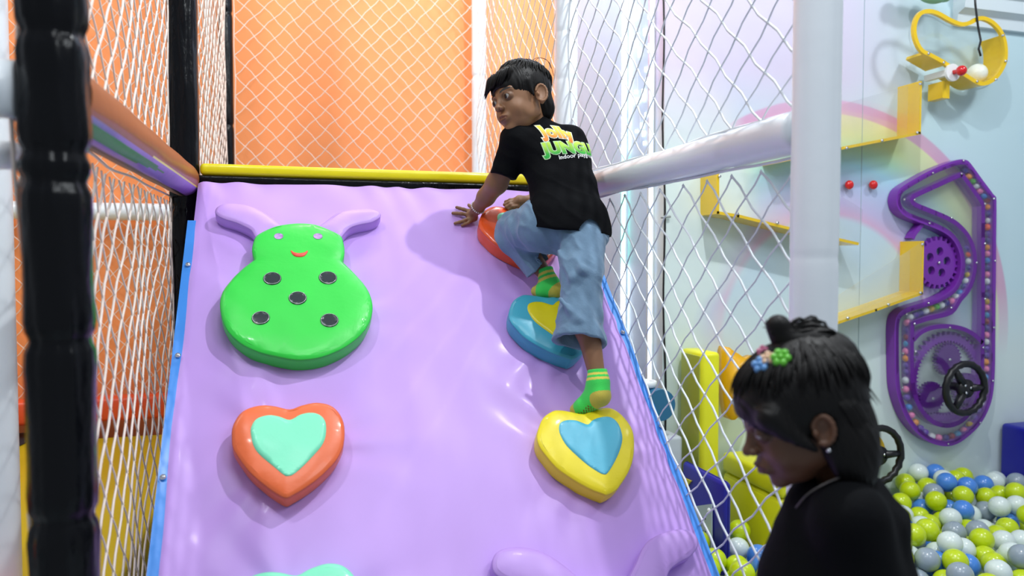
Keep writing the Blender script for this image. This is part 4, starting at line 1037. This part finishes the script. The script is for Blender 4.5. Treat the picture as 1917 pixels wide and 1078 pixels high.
# left arm
sh, el, wr = at(965, 268, 2.08), at(930, 343, 2.15), at(894, 389, 2.245)
pr = [(cap(sh, el, .034, .0305), .01), (cap(el, wr.lerp(el, .45), .0305, .026), .012), (cap(wr.lerp(el, .45), wr, .026, .0175), .012)]
pc = pan(884, 403, .014)
pr += [(cap(wr, pc, .0165, .0135), .012), (cap(pan(882, 397, .013), pan(878, 403, .011), .0115, .011), .008), (cap(pan(888, 408, .013), pan(880, 411, .010), .011, .0095), .008)]
finger(pr, [pan(880, 396, .012), pan(868, 392, .012), pan(861, 390, .008), pan(855, 388, .006)], .0062)
finger(pr, [pan(878, 402, .012), pan(864, 400, .012), pan(856, 399.5, .008), pan(848, 399, .006)], .0063)
finger(pr, [pan(881, 408, .011), pan(869, 413, .011), pan(860, 416, .008), pan(852, 418, .006)], .0061)
finger(pr, [pan(886, 411, .010), pan(877, 417, .010), pan(870, 420, .006), pan(865, 422, .005)], .0050)
finger(pr, [pan(889, 398, .015), pan(884, 389, .010), pan(879, 385, .007), pan(876, 383, .006)], .0064)
lo, hi = bbox([sh, el, wr, pan(850, 420)]); lo2, hi2 = bbox([at(905, 372, 2.2), pan(843, 424), pan(890, 380)], .02)
parts.append(skin_patch(pr, lo, hi, .0020))
# right arm and hand on the orange pad
sh2, el2, wr2 = at(1068, 272, 2.15), at(1052, 350, 2.26), at(998, 374, 2.315)
pr = [(cap(sh2, el2, .034, .029), .01), (cap(el2, wr2, .028, .0175), .012), (cap(wr2, pan(972, 377, HP+.022), .017, .015), .01), (cap(pan(972, 374, HP+.020), pan(964, 381, HP+.016), .014, .012), .01)]
for i, (x0, y0, x1, y1) in enumerate(((966, 373, 946, 376), (966, 377, 944, 381), (967, 381, 947, 386), (970, 385, 952, 389))):
    finger(pr, [pan(x0, y0, HP+.018), pan((x0*.45+x1*.55), (y0*.45+y1*.55), HP+.019), pan(x1+1, y1+2, HP+.010), pan(x1+5, y1+5, HP+.006)], .0062 if i < 3 else .0052)
finger(pr, [pan(976, 380, HP+.018), pan(968, 388, HP+.014), pan(962, 391, HP+.008)], .0064)
lo, hi = bbox([sh2, el2, wr2, pan(944, 390, .04)]); parts.append(skin_patch(pr, lo, hi, .0022))
# torso core (under the clothes) and legs
hipL, kneeL, ankL = at(1022, 420, 2.04), at(962, 432, 2.16), at(1016, 508, 2.105)
hipR, kneeR, ankR = at(1082, 432, 2.02), at(1086, 545, 1.925), at(1117, 700, 1.845)
pr = [(cap(at(1012, 245, 2.13), at(1020, 290, 2.11), .035, .06), .02), (cap(at(1020, 290, 2.11), at(1055, 400, 2.05), .06, .065), .03),
      (cap(hipL, kneeL, .050, .036), .02), (cap(kneeL, ankL, .034, .0215), .015), (cap(hipR, kneeR, .052, .036), .02), (cap(kneeR, ankR.lerp(kneeR, .55), .034, .031), .02), (cap(ankR.lerp(kneeR, .55), ankR, .031, .0205), .02)]
lo, hi = bbox([at(1012, 240, 2.13), hipL, kneeL, ankL, kneeR, ankR, at(1140, 420, 2.05), hipR], .07); parts.append(skin_patch(pr, lo, hi, .0035))
V, Fq, C = merge(parts)
body = obj('body', V, Fq, skinmat('boy_skin', SK), boy, cols=C)
eyes(MH, (-.16, -1, -.02), boy, SK)
# short hair
def hair_field(prims, subs, lo=(-.11, -.13, -.13), hi=(.11, .13, .15), res=.0024, amp=.0012, fr=170):
    F = Field(lo, hi, res)
    for p, k in prims: F.op(p, k)
    for p, k in subs: F.sub(p, k)
    x, y, z = F.ax[0][:, None, None], F.ax[1][None, :, None], F.ax[2][None, None, :]
    F.f += amp*np.sin(fr*(x+.3*np.sin(y*30))+fr*.6*y)*np.sin(fr*.35*z+fr*.4*y)
    return F.mesh()
hc, hr = (0, .016, .036), (.079, .097, .077)
V, Q = hair_field([(ell(hc, hr), .001), (cap((.068, -.016, .03), (.071, -.010, -.012), .010, .0035), .006), (cap((-.068, -.016, .03), (-.071, -.010, -.012), .010, .0035), .006), (ell((0, .062, -.030), (.060, .036, .052)), .02)],
    [(half((0, .02, -.030), (0, -.62, 1), .3), .006) if False else (ell((0, -.085, -.045), (.075, .085, .078)), .006), (ell((0, -.03, -.12), (.12, .085, .10)), .008),
     (ell((.080, .016, -.016), (.020, .024, .034)), .003), (ell((-.080, .016, -.016), (.020, .024, .034)), .003)])
parts = [(xform(V, MH), Q, np.zeros((len(V), 3)))]
g = MB(); r3 = random.Random(3)
crown = Vector((.15, .45, .88)).normalized()
for i in range(760):
    # direction in which the lock leaves the whorl
    az = r3.uniform(0, 2*PI); t0 = r3.uniform(.0, .75)
    e1 = crown.cross(Vector((1, 0, 0))).normalized(); e2 = crown.cross(e1)
    dirv = e1*math.cos(az)+e2*math.sin(az)
    front = max(0, -dirv.y); side = abs(dirv.x); back = max(0, dirv.y)
    tmax = 1.42*front+1.30*side*.8+1.35*back+.10; tmax = min(tmax, 1.52)
    if front > .5: tmax = r3.uniform(1.30, 1.50)
    ln = r3.uniform(.35, .6); pts = []; swirl = r3.uniform(-.1, .35)
    lift = r3.uniform(.0005, .0045)
    for k in range(8):
        t = t0+ln*k/7
        if t > tmax: break
        a2 = az+swirl*t; dv = e1*math.cos(a2)+e2*math.sin(a2); d = crown*math.cos(t)+dv*math.sin(t)
        pts.append(MH @ (onell(hc, [v+lift+.002*math.sin(k*.8) for v in hr], d)))
    if len(pts) > 3: lock(g, pts, r3.uniform(.0018, .0036), 4)
for i in range(70):                                     # fringe
    x = r3.uniform(-.062, .058); pts = []
    zt = .072+.01*r3.random(); 
    for k in range(7):
        u = k/6; xx = x-.020*u*u+.004*math.sin(i); yy = -.066-.020*math.sqrt(u)*(1-(x/.09)**2)+.014*(abs(x)/.06)**2*1.6; zz = zt-(zt-.034-.005*math.sin(i*1.7)-.006*(x > .0))*u
        pts.append(MH @ Vector((xx, yy-.006, zz)))
    lock(g, pts, r3.uniform(.0032, .0055), 5)
for (a, b, c, d) in (((.02, .07, .105), (.025, .095, .120), (.03, .125, .105), (.035, .125, .06)), ((.01, .06, .108), (.02, .09, .122), (.03, .118, .112), (.03, .128, .085)), ((-.01, .03, .11), (0, .05, .125), (.0, .07, .127), (.0, .085, .12))):
    g.tube([MH @ q for q in cat_rom([Vector(v) for v in (a, b, c, d)], 6, closed=False)], .0007, 4)
gv = np.array([tuple(v) for v in g.V]); Vh, Fh, _ = merge(parts)
o = obj('hair', list(Vh)+list(gv), Fh+[[i+len(Vh) for i in f] for f in g.F], hair_m, boy, label='short black hair with a fringe')
# t-shirt
def cloth(prims, subs, lo, hi, res, name, m, parent, amp=0., fn=None, label=None, cols=None):
    F = Field(lo, hi, res)
    for p, k in prims: F.op(p, k)
    for p, k in subs: F.sub(p, k)
    V, Q = F.mesh()
    if amp:
        me = bpy.data.meshes.new('t'); me.from_pydata(V.tolist(), [], Q.tolist()); N = np.zeros(len(V)*3, np.float32); me.vertices.foreach_get('normal', N); N = N.reshape(-1, 3); bpy.data.meshes.remove(me)
        D = np.array([fn(Vector(v)) for v in V])*amp; V = V+N*D[:, None]
    C = None if cols is None else cols(V)
    return obj(name, V, Q.tolist(), m, parent, label=label, cols=C)
def folds(seed, f=(9, 9, 3.5), d=None):
    def fn(p):
        q = p.copy()
        if d is not None: u = q.dot(d[0]); v = q.dot(d[1]); w = q.dot(d[0].cross(d[1])); q = Vector((u*f[2], v*f[0], w*f[1]))
        else: q = Vector((q.x*f[0], q.y*f[1], q.z*f[2]))
        n = noise.noise(q+Vector((seed, 0, 0)))+.5*noise.noise(q*2.3+Vector((0, seed, 0)))
        return (1-2*abs(n))-.5
    return fn
camdir = lambda dx, dy: (RT*dx-UP*dy).normalized()
lsh, rsh = at(968, 262, 2.085), at(1066, 268, 2.13)
pr = [(cap(lsh, rsh, .043, .046), .01), (cap(at(1006, 238, 2.125), at(1022, 262, 2.12), .042, .055), .025),
      (cap(at(1010, 292, 2.10), at(1062, 298, 2.11), .066, .067), .03), (cap(at(1030, 345, 2.07), at(1075, 352, 2.08), .064, .066), .04),
      (cap(at(1036, 405, 2.035), at(1082, 412, 2.04), .075, .080), .04), (cap(at(1045, 440, 2.02), at(1084, 446, 2.03), .078, .084), .04),
      (cap(lsh, at(943, 326, 2.11), .044, .0385), .018), (cap(lsh, at(936, 345, 2.12), .036, .036), .006), (cap(rsh, at(1062, 325, 2.22), .046, .041), .018)]
sb = [None,
      (half(at(1062, 435, 2.03), (RT*-.10-UP*1.0), .22), .003),
      (cap(at(998, 208, 2.115), at(1004, 198, 2.12), .038, .05), .003)]
sb[0] = (half(at(943, 331, 2.115), camdir(-22, 75), .075), .002)
W1 = camdir(75, -60)
parts_fn = folds(3.3, (16, 10, 5), (camdir(60, 35), camdir(-35, 60)))
lo, hi = bbox([at(918, 300, 2.1), at(1150, 450, 2.03), at(1010, 205, 2.13), at(1060, 300, 2.25), at(1060, 300, 1.98)], .05)
shirt = cloth(pr, sb, lo, hi, .0032, 't_shirt', cloth_black, boy, .0030, parts_fn, label='black t-shirt with a colourful print on its back')
# trousers
pr = [(cap(at(1030, 395, 2.05), at(1080, 400, 2.055), .062, .064), .02), (cap(at(1020, 424, 2.04), at(1088, 436, 2.035), .068, .070), .03),
      (cap(at(1012, 424, 2.045), at(966, 432, 2.145), .070, .056), .02), (cap(at(966, 434, 2.145), at(1002, 494, 2.115), .056, .040), .012), (cap(at(966, 430, 2.145), at(960, 448, 2.15), .048, .045), .02), (cap(at(1002, 494, 2.115), at(1014, 512, 2.10), .040, .043), .006),
      (cap(at(1088, 440, 2.025), at(1090, 515, 1.945), .070, .053), .02), (cap(at(1090, 515, 1.945), at(1085, 590, 1.905), .053, .056), .02), (cap(at(1085, 590, 1.905), at(1084, 640, 1.885), .056, .066), .01), (cap(at(1084, 640, 1.885), at(1084, 675, 1.86), .066, .068), .01)]
# main creases
for a, b, c in (((1046, 470, 1.955), (1075, 520, 1.89), (1112, 548, 1.90)), ((1052, 462, 1.965), (1090, 505, 1.885), (1122, 520, 1.91)), ((1050, 560, 1.86), (1080, 600, 1.845), (1100, 606, 1.85)), ((945, 420, 2.11), (975, 452, 2.075), (1015, 462, 2.02))):
    P = [at(*a), at(*b), at(*c)]; pr += [(cap(P[0], P[1], .004, .008), .014), (cap(P[1], P[2], .008, .004), .014)]
sb = [(half(at(1011, 500, 2.105), camdir(28, 33), .062), .002),
      (cap(at(1010, 490, 2.107), at(1022, 520, 2.09), .029, .037), .003),
      (half(at(1084, 641, 1.885), (-UP*1.0-RT*.13-FW*.42), .12), .002),
      (cap(at(1084, 600, 1.90), at(1084, 690, 1.86), .050, .064), .003),
      (cap(at(1044, 447, 1.965), at(1038, 482, 1.97), .004, .010), .012), (cap(at(1062, 425, 1.945), at(1045, 448, 1.96), .002, .005), .008)]
lo, hi = bbox([at(935, 420, 2.15), at(1150, 440, 2.0), at(1084, 670, 1.87), at(1060, 400, 2.1), at(1040, 440, 1.94), at(960, 430, 2.2)], .06)
pants = cloth(pr, sb, lo, hi, .0030, 'trousers', denim, boy, .0055, folds(8.1, (20, 13, 6), (camdir(45, 62), camdir(62, -45))))
# hem stitching of the right leg
# socks
GREEN, YEL = np.array(hexc('3fe05a')), np.array(hexc('d9cf5a'))
sock_m = mat('knit_sock', (1, 1, 1), .8, .5, 380, attr='Col', sheen=.2, bdist=.0015)
def sock(name, top, ank, heel, ball, toe, solen, label, sgn=1, shadev=1.):
    pr = [(cap(top, ank, .0245, .0235), .006), (cap(ank, heel, .024, .0235), .014), (cap(ank, ball, .021, .020), .018), (cap(heel, ball, .0215, .0205), .016), (cap(ball, toe, .0205, .0145), .012)]
    sd = (toe-heel).cross(solen).normalized()
    pr += [(cap(ball+sd*.008, toe+sd*.008, .016, .011), .010), (cap(ball-sd*.008, toe-sd*.008, .016, .011), .010)]
    ad = (top-ank).normalized()
    lo, hi = bbox([top, ank, heel, ball, toe], .04)
    def cols(V):
        C = np.tile(GREEN, (len(V), 1)); a = (V-np.array(ank))@np.array(ad); L = (top-ank).length
        for s0, s1 in ((.56, .74), (.18, .38)): C[(a > L*s0) & (a < L*s1)] = YEL*[1.25, 1.15, 1.0]
        dh = np.linalg.norm(V-np.array(heel+(heel-ank).normalized()*.005), axis=1); C[(dh < .029) & (a < -.002)] = YEL*[.85, .8, .62]
        ft = (toe-ball).normalized(); b = (V-np.array(toe))@np.array(ft); C[b > -.007] = YEL*[.85, .8, .62]
        # printed grip dots on the sole
        so = (V-np.array(heel))@np.array(solen); ln = (V-np.array(heel))@np.array((ball-heel).normalized()); sd2 = (V-np.array(heel))@np.array(sd)
        m_ = (so > .014) & (ln > .026) & (ln < .075) & ((np.floor(ln/.0042)+np.floor(sd2/.0042)) % 2 == 0) & (np.abs(sd2) < .016); C[m_] = [.16, .12, .02]
        return C
    F = Field(lo, hi, .0019)
    for p, k in pr: F.op(p, k)
    F.sub(half(top, ad, .05), .0015)
    V, Q = F.mesh(); o = obj(name, V, Q.tolist(), sock_m, boy, cols=cols(V), label=label); return o

solR = (-UP*.75-FW*.65+RT*.15).normalized()
sock('sock', at(1118, 692, 1.845), at(1120, 716, 1.838), at(1124, 741, 1.825), at(1094, 762, 1.855), at(1080, 768, 1.868), solR, 'green sock with yellow stripes and heel, on the right foot')
sock('sock', at(1019, 504, 2.105), at(1028, 530, 2.095), at(1040, 543, 2.085), at(1018, 545, 2.10), at(1005, 545, 2.11), -UP, 'green sock with yellow stripes and heel, on the left foot')
# bracelet
g = MB(); ax_ = (wr-el).normalized(); c = at(895, 388, 2.243); e1 = ax_.cross(FW).normalized(); e2 = ax_.cross(e1)
o = None
brm = mat('silver_beads', (.75, .72, .70), .3, metal=.4); bwm = mat('brown_cord', (.03, .02, .015), .6)
m = MB(); m.tube([c+(e1*math.cos(2*PI*k/30)+e2*math.sin(2*PI*k/30))*.0205 for k in range(30)], .0012, 5, closed=True); br = m.build('bracelet', bwm, boy, label='bead bracelet on the left wrist')
for k in range(22):
    a_ = 2*PI*k/22; m = MB(); m.ball(c+(e1*math.cos(a_)+e2*math.sin(a_))*.0212, .0026, seg=8, ring=6); m.build('bead', brm, br)
# print on the back of the shirt
SB = BVHTree.FromPolygons([v.co for v in shirt.data.vertices], [p.vertices for p in shirt.data.polygons])
beta = R(33); TX = (RT*math.cos(beta)+FW*math.sin(beta)).normalized(); TYv = UP; TNn = TX.cross(TYv)
def text_print(txt, size, f, m, name, cols=None, bold=.0, space=1.0, off=.0016, parent=shirt, label=None):
    cu = bpy.data.curves.new('t', 'FONT'); cu.body = txt; cu.size = size; cu.offset = bold*size; cu.space_character = space; cu.resolution_u = 3
    to = bpy.data.objects.new('t', cu); COL.objects.link(to); dg = bpy.context.evaluated_depsgraph_get(); me = bpy.data.meshes.new_from_object(to.evaluated_get(dg))
    bm = bmesh.new(); bm.from_mesh(me); bpy.data.objects.remove(to); bmesh.ops.triangulate(bm, faces=bm.faces)
    for _ in range(2):
        ee = [e for e in bm.edges if e.calc_length() > .0035]
        if ee: bmesh.ops.subdivide_edges(bm, edges=ee, cuts=1); bmesh.ops.triangulate(bm, faces=[q for q in bm.faces if len(q.verts) > 3])
    bm.verts.index_update(); V = []; C = []
    for v in bm.verts:
        x, y = f(v.co.x, v.co.y); P0 = TO+TX*x+TYv*y
        h = SB.ray_cast(P0+TNn*.25, -TNn); q = h[0] if h[0] else P0
        if h[0] is None: h2 = SB.find_nearest(P0); q = h2[0]
        V.append(q+TNn*off); C.append(cols(v.co.x, v.co.y) if cols else (1, 1, 1))
    F = [[v.index for v in q.verts] for q in bm.faces]; bm.free()
    return obj(name, V, F, m, parent, cols=np.array(C), smooth=True, label=label)
TO = at(1014, 262, 2.02)
prm = mat('shirt_print', (1, 1, 1), .6, attr='Col', emit=0)
def mixc(a, b, t): t = max(0, min(1, t)); return tuple(a[i]*(1-t)+b[i]*t for i in range(3))
k_ = 1.0
def fj(dx, dy, slope, arc, shear):
    def f(x, y): return (dx+x+y*shear, dy+y+slope*x+arc*math.sin(PI*min(1, x/.12)))
    return f
for off, bold, colf, nm in ((.0014, .10, lambda x, y: (.85, .86, .70), 'print_outline'), (.0024, .05, lambda x, y: mixc(hexc('f08a1c'), hexc('f4ef4a'), y/.026), 'print_letters')):
    text_print('Jolly', .047, fj(.018, .0135, -.13, .007, -.22), prm, nm, colf, bold, 1.04, off)
for off, bold, colf, nm in ((.0014, .10, lambda x, y: (.55, .80, .45), 'print_outline'), (.0024, .05, lambda x, y: mixc(hexc('1fb03a'), hexc('c8f04a'), y/.028), 'print_letters')):
    text_print('JUNGLE', .043, fj(.015, -.037, .06, .004, -.22), prm, nm, colf, bold, 1.06, off)
text_print('Indoor playground', .0165, lambda x, y: (.046+x, -.0505+y+.10*x+.004*math.sin(PI*min(1, x/.13))), prm, 'print_letters', lambda x, y: (.85, .85, .85), .012, 1.0, .0018)

# ============ the girl
SK2 = hexc('5e3e2a')
GD = 1.05
girl = thing('person', 'girl in plain black t-shirt with flower hair clips walking past in profile, head bowed', 'person', (0, 0, 0))
GC = at(1500, 776, GD); girl.location = (GC.x+.05, GC.y-.02, 0); LOC[girl.name] = Vector(girl.location)
AX2 = frame_(R(93), R(22), R(0)); MG = M4(AX2, GC, .95) @ Matrix.Diagonal((1, 1, .93, 1)); MGi = MG.inverted()
neckb = at(1590, 925, GD+.01)
F = head_field(tuple(MGi @ neckb), girl=True); V, Q = F.mesh(); parts = [(xform(V, MG), Q, head_cols(V, SK2))]
def gp(px, py, d=0.): return at(px, py, GD+d)
FA = RT*-1                                             # she walks toward the left of the picture
base = GC.copy(); shN, shF = gp(1590, 972, -.075), gp(1580, 962, .09)
pelv = at(1590, 1400, GD); pelv.z = .52
pr = [(cap(neckb, gp(1585, 1010), .036, .055), .02), (cap(gp(1585, 1010), pelv, .058, .062), .02)]
elN = shN+Vector((0, 0, -.19))+RT*.045; wrN = elN+Vector((0, 0, -.10))-RT*.13; elF = shF+Vector((0, 0, -.19))-RT*.02; wrF = elF+Vector((0, 0, -.12))-RT*.12
for a_, b_, c_ in ((shN, elN, wrN), (shF, elF, wrF)):
    pr += [(cap(a_, b_, .031, .026), .01), (cap(b_, c_, .025, .0165), .01)]
    hd_ = (c_-b_).normalized(); pal = c_+hd_*.035; pr += [(cap(c_, pal, .016, .018), .008)]
    for k in range(4):
        o_ = FW*(.009*(k-1.5)); pr += [(cap(pal+o_, pal+o_+hd_*.026+Vector((0, 0, -.010)), .0065, .006), .003), (cap(pal+o_+hd_*.026+Vector((0, 0, -.010)), pal+o_+hd_*.036+Vector((0, 0, -.026)), .006, .005), .003)]
    pr += [(cap(c_+hd_*.012+Vector((0, 0, .008)), pal+hd_*.012+Vector((0, 0, .018)), .007, .006), .004)]
for s, (kx, ax_) in ((-1, (-.10, -.06)), (1, (.02, .12))):
    hp_ = pelv+FW*(s*-.05); kn = Vector((hp_.x, hp_.y, .30))+RT*kx; an = Vector((hp_.x, hp_.y, .075))+RT*ax_
    if s == 1: an.z = .09
    pr += [(cap(hp_, kn, .055, .038), .02), (cap(kn, an, .036, .022), .015), (cap(an, Vector((an.x, an.y, .03))-RT*.02, .024, .024), .015), (cap(Vector((an.x, an.y, .028))+RT*.02, Vector((an.x, an.y, .022))-RT*.11, .024, .018), .015)]
lo, hi = bbox([neckb, pelv, shN, shF, elN, wrN, wrF], .11); lo[2] = -.01; lo[0] -= .1; lo[1] -= .1; hi[0] += .15; hi[1] += .12
parts.append(skin_patch(pr, lo, hi, .0035, SK2))
V, Fq, C = merge(parts); obj('body', V, Fq, skinmat('girl_skin', SK2), girl, cols=C)
eyes(MG, (0, -.8, -.6), girl, SK2)
# t-shirt and trousers
pr = [(cap(gp(1578, 935, .01), gp(1583, 965, .01), .052, .075), .03), (cap(shN, shF, .044, .044), .02), (cap(gp(1574, 1000, .0), gp(1572, 1120, 0), .080, .098), .04), (cap(gp(1570, 1120, 0), pelv+Vector((0, 0, .06)), .098, .098), .04),
      (cap(shN, elN+Vector((0, 0, .03)), .046, .046), .02), (cap(shF, elF+Vector((0, 0, .03)), .050, .048), .02), (cap(gp(1525, 960, .0), gp(1500, 1080, 0), .026, .046), .04)]
colr = gp(1556, 893, .0)
sb = [(half(elN+Vector((0, 0, .045)), -Z, .062), .002), (half(pelv+Vector((0, 0, .03)), -Z, .2), .002), (cap(colr+Vector((0, 0, .04)), gp(1567, 920, 0), .060, .030), .006)]
lo, hi = bbox([gp(1585, 900), pelv, shN, shF, elN, gp(1480, 1080)], .12)
cloth(pr, sb, lo, hi, .0038, 't_shirt', cloth_black, girl, .0022, folds(5.5, (9, 9, 5)), label='plain black t-shirt')
pr = [(ell(pelv+Vector((0, 0, .0)), (.10, .10, .09)), .02)]; sb = []
for s, (kx, ax_) in ((-1, (-.10, -.06)), (1, (.02, .12))):
    hp_ = pelv+FW*(s*-.05); kn = Vector((hp_.x, hp_.y, .30))+RT*kx; an = Vector((hp_.x, hp_.y, .075))+RT*ax_
    pr += [(cap(hp_, kn, .068, .052), .02), (cap(kn, an, .050, .042), .015)]; sb.append((half(an+Vector((0, 0, .015)), -Z, .07), .002))
lo, hi = bbox([pelv, pelv-Z*.45], .2); cloth(pr, sb, lo, hi, .0045, 'trousers', mat('dark_trousers', (.015, .017, .025), .8, .2, 120), girl, .002, folds(2.5))
# hair: rounded bob, tied-up bunch on the crown
lk = MB(); r4 = random.Random(11); hc2, hr2 = (0, .010, .034), (.083, .098, .082)
V, Q = hair_field([(ell(hc2, hr2), .001), (ell((0, .040, -.045), (.072, .048, .075)), .03), (ell((.060, .030, -.060), (.022, .036, .060)), .02), (ell((-.060, .024, -.060), (.022, .046, .060)), .02), (cap((.060, -.056, .030), (.071, -.020, -.036), .020, .007), .012), (cap((-.060, -.050, .030), (-.071, -.004, -.042), .020, .007), .012),
    (cap((0, .02, .090), (0, .070, .075), .028, .034), .03)],
    [(ell((0, -.105, -.052), (.060, .060, .086)), .010), (ell((0, -.03, -.15), (.066, .100, .08)), .01), (ell((.088, .001, -.012), (.022, .019, .028)), .004), (ell((.075, -.072, -.062), (.030, .060, .044)), .012), (ell((-.075, -.072, -.062), (.030, .060, .044)), .012)], lo=(-.12, -.13, -.18), hi=(.12, .16, .17))
parts = [(xform(V, MG), Q, np.zeros((len(V), 3)))]
tie = Vector((.0, .045, .110))
for i in range(620):
    az = r4.uniform(0, 2*PI); side = math.cos(az); fr = -math.sin(az)
    t0 = r4.uniform(.15, .9); ln = r4.uniform(.35, .7); pts = []; cr0 = Vector((0, .3, .95)).normalized(); e1 = cr0.cross(Vector((0, 1, 0))).normalized(); e2 = cr0.cross(e1)
    lift = r4.uniform(0, .004); ok = True
    for k in range(8):
        t = t0+ln*k/7; d = cr0*math.cos(t)+(e1*math.cos(az)+e2*math.sin(az))*math.sin(t); q = onell(hc2, [v+lift for v in hr2], d)
        if q.y < -.072 and q.z < .030: break
        if q.z < -.0 and q.y < .045 and abs(q.x) > .03: break
        pts.append(MG @ q)
    if len(pts) > 3: lock(lk, pts, r4.uniform(.0018, .0034), 4)
for i in range(260):                                    # long strands falling behind the ear and at the nape
    a_ = r4.uniform(-1.0, 1.0)*1.45; x0 = .078*math.sin(a_); y0 = .026+.058*math.cos(a_); pts = []; ln = r4.uniform(.12, .155)
    for k in range(9):
        u = k/8; pts.append(MG @ Vector((x0*(1+.03*math.sin(PI*u)-.18*u*u), y0+.012*math.sin(PI*u)-.03*u*u, .02-ln*u))+Vector((0, 0, 0)))
    lock(lk, pts, r4.uniform(.0022, .0042), 4)
def bun(px0, py0, px1, py1, px2, py2, n, sp, d0):
    for i in range(n):
        j = lambda s: Vector((r4.gauss(0, s), r4.gauss(0, s), r4.gauss(0, s)))
        P = cat_rom([gp(px0, py0, d0)+j(sp*.7), gp(px1, py1, d0)+j(sp), gp(px2, py2, d0)+j(sp*1.3)], 5, closed=False); lock(lk, P, r4.uniform(.002, .0035), 4)
bun(1490, 660, 1458, 628, 1452, 606, 60, .0055, 0)
bun(1470, 625, 1520, 622, 1560, 668, 90, .008, 0)
bun(1500, 640, 1560, 665, 1600, 745, 90, .010, 0)
for i in range(16):
    P = cat_rom([gp(1455+i, 612, 0), gp(1475+2*i, 604+r4.uniform(-5, 3)), gp(1500+3*i, 612+r4.uniform(-8, 3)), gp(1530+3*i, 640+r4.uniform(-8, 5))], 5, closed=False); lk.tube(P, .0005, 3)
Fb = Field(*[np.array(v) for v in bbox([gp(1452, 605), gp(1600, 740)], .05)], .003)
for a_, b_, ra, rb_ in (((1490, 655), (1464, 630), .020, .014), ((1464, 630), (1457, 611), .014, .017), ((1480, 640), (1530, 645), .018, .026), ((1530, 645), (1580, 710), .026, .034)): Fb.op(cap(gp(*a_), gp(*b_), ra, rb_), .012)
Vb, Qb = Fb.mesh(); parts.append((Vb, Qb, np.zeros((len(Vb), 3))))
Vh, Fh, _ = merge(parts); gv = [tuple(v) for v in lk.V]
obj('hair', list(Vh)+gv, Fh+[[i+len(Vh) for i in f] for f in lk.F], hair_m, girl, label='black chin-length hair tied up in a small bunch on the crown')
# clips, ear stud, necklace
def flower(px, py, hx, n, r, label):
    c = gp(px, py, 0); vd = (c-CAM).normalized(); HB = None
    c = gp(px, py, -.0); 
    # move to the hair surface
    h = HBV.ray_cast(CAM, (c-CAM).normalized()); c = (h[0] if h[0] else c)-vd*.007
    nrm = (h[1] if h[0] else -vd); nrm = (nrm-vd*.8).normalized(); e1 = nrm.cross(Z).normalized(); e2 = nrm.cross(e1)
    m = MB()
    for k in range(n): a_ = 2*PI*k/n; m.ball(c+(e1*math.cos(a_)+e2*math.sin(a_))*r*.72+nrm*.001, r*.5, seg=8, ring=6)
    m.ball(c+nrm*.003, r*.42, seg=8, ring=6); m.build('hair_clip', mat('clip_'+hx, hx, .35, coat=.3), girl, label=label)
HBV = BVHTree.FromPolygons([Vector(v) for v in Vh], Fh)
flower(1424, 683, '5f96cf', 5, .0105, 'blue flower hair clip'); flower(1438, 671, 'd8b494', 5, .0095, 'beige flower hair clip')
flower(1462, 670, '5db82c', 6, .0115, 'green flower hair clip'); flower(1428, 658, 'c06a8c', 5, .008, 'pink flower hair clip')
c = MG @ Vector((.0785, -.003, -.040)); m = MB(); m.ball(c, .0032, seg=10, ring=8); m.build('earring', chrome, girl)
P = [gp(x, y, d) for x, y, d in ((1606, 872, -.03), (1580, 890, -.062), (1545, 905, -.068), (1512, 925, -.060), (1490, 950, -.040))]
m = MB(); m.tube(cat_rom(P, 8, closed=False), .0011, 5); m.build('necklace', mat('dull_chain', (.12, .11, .11), .4, metal=.6), girl)
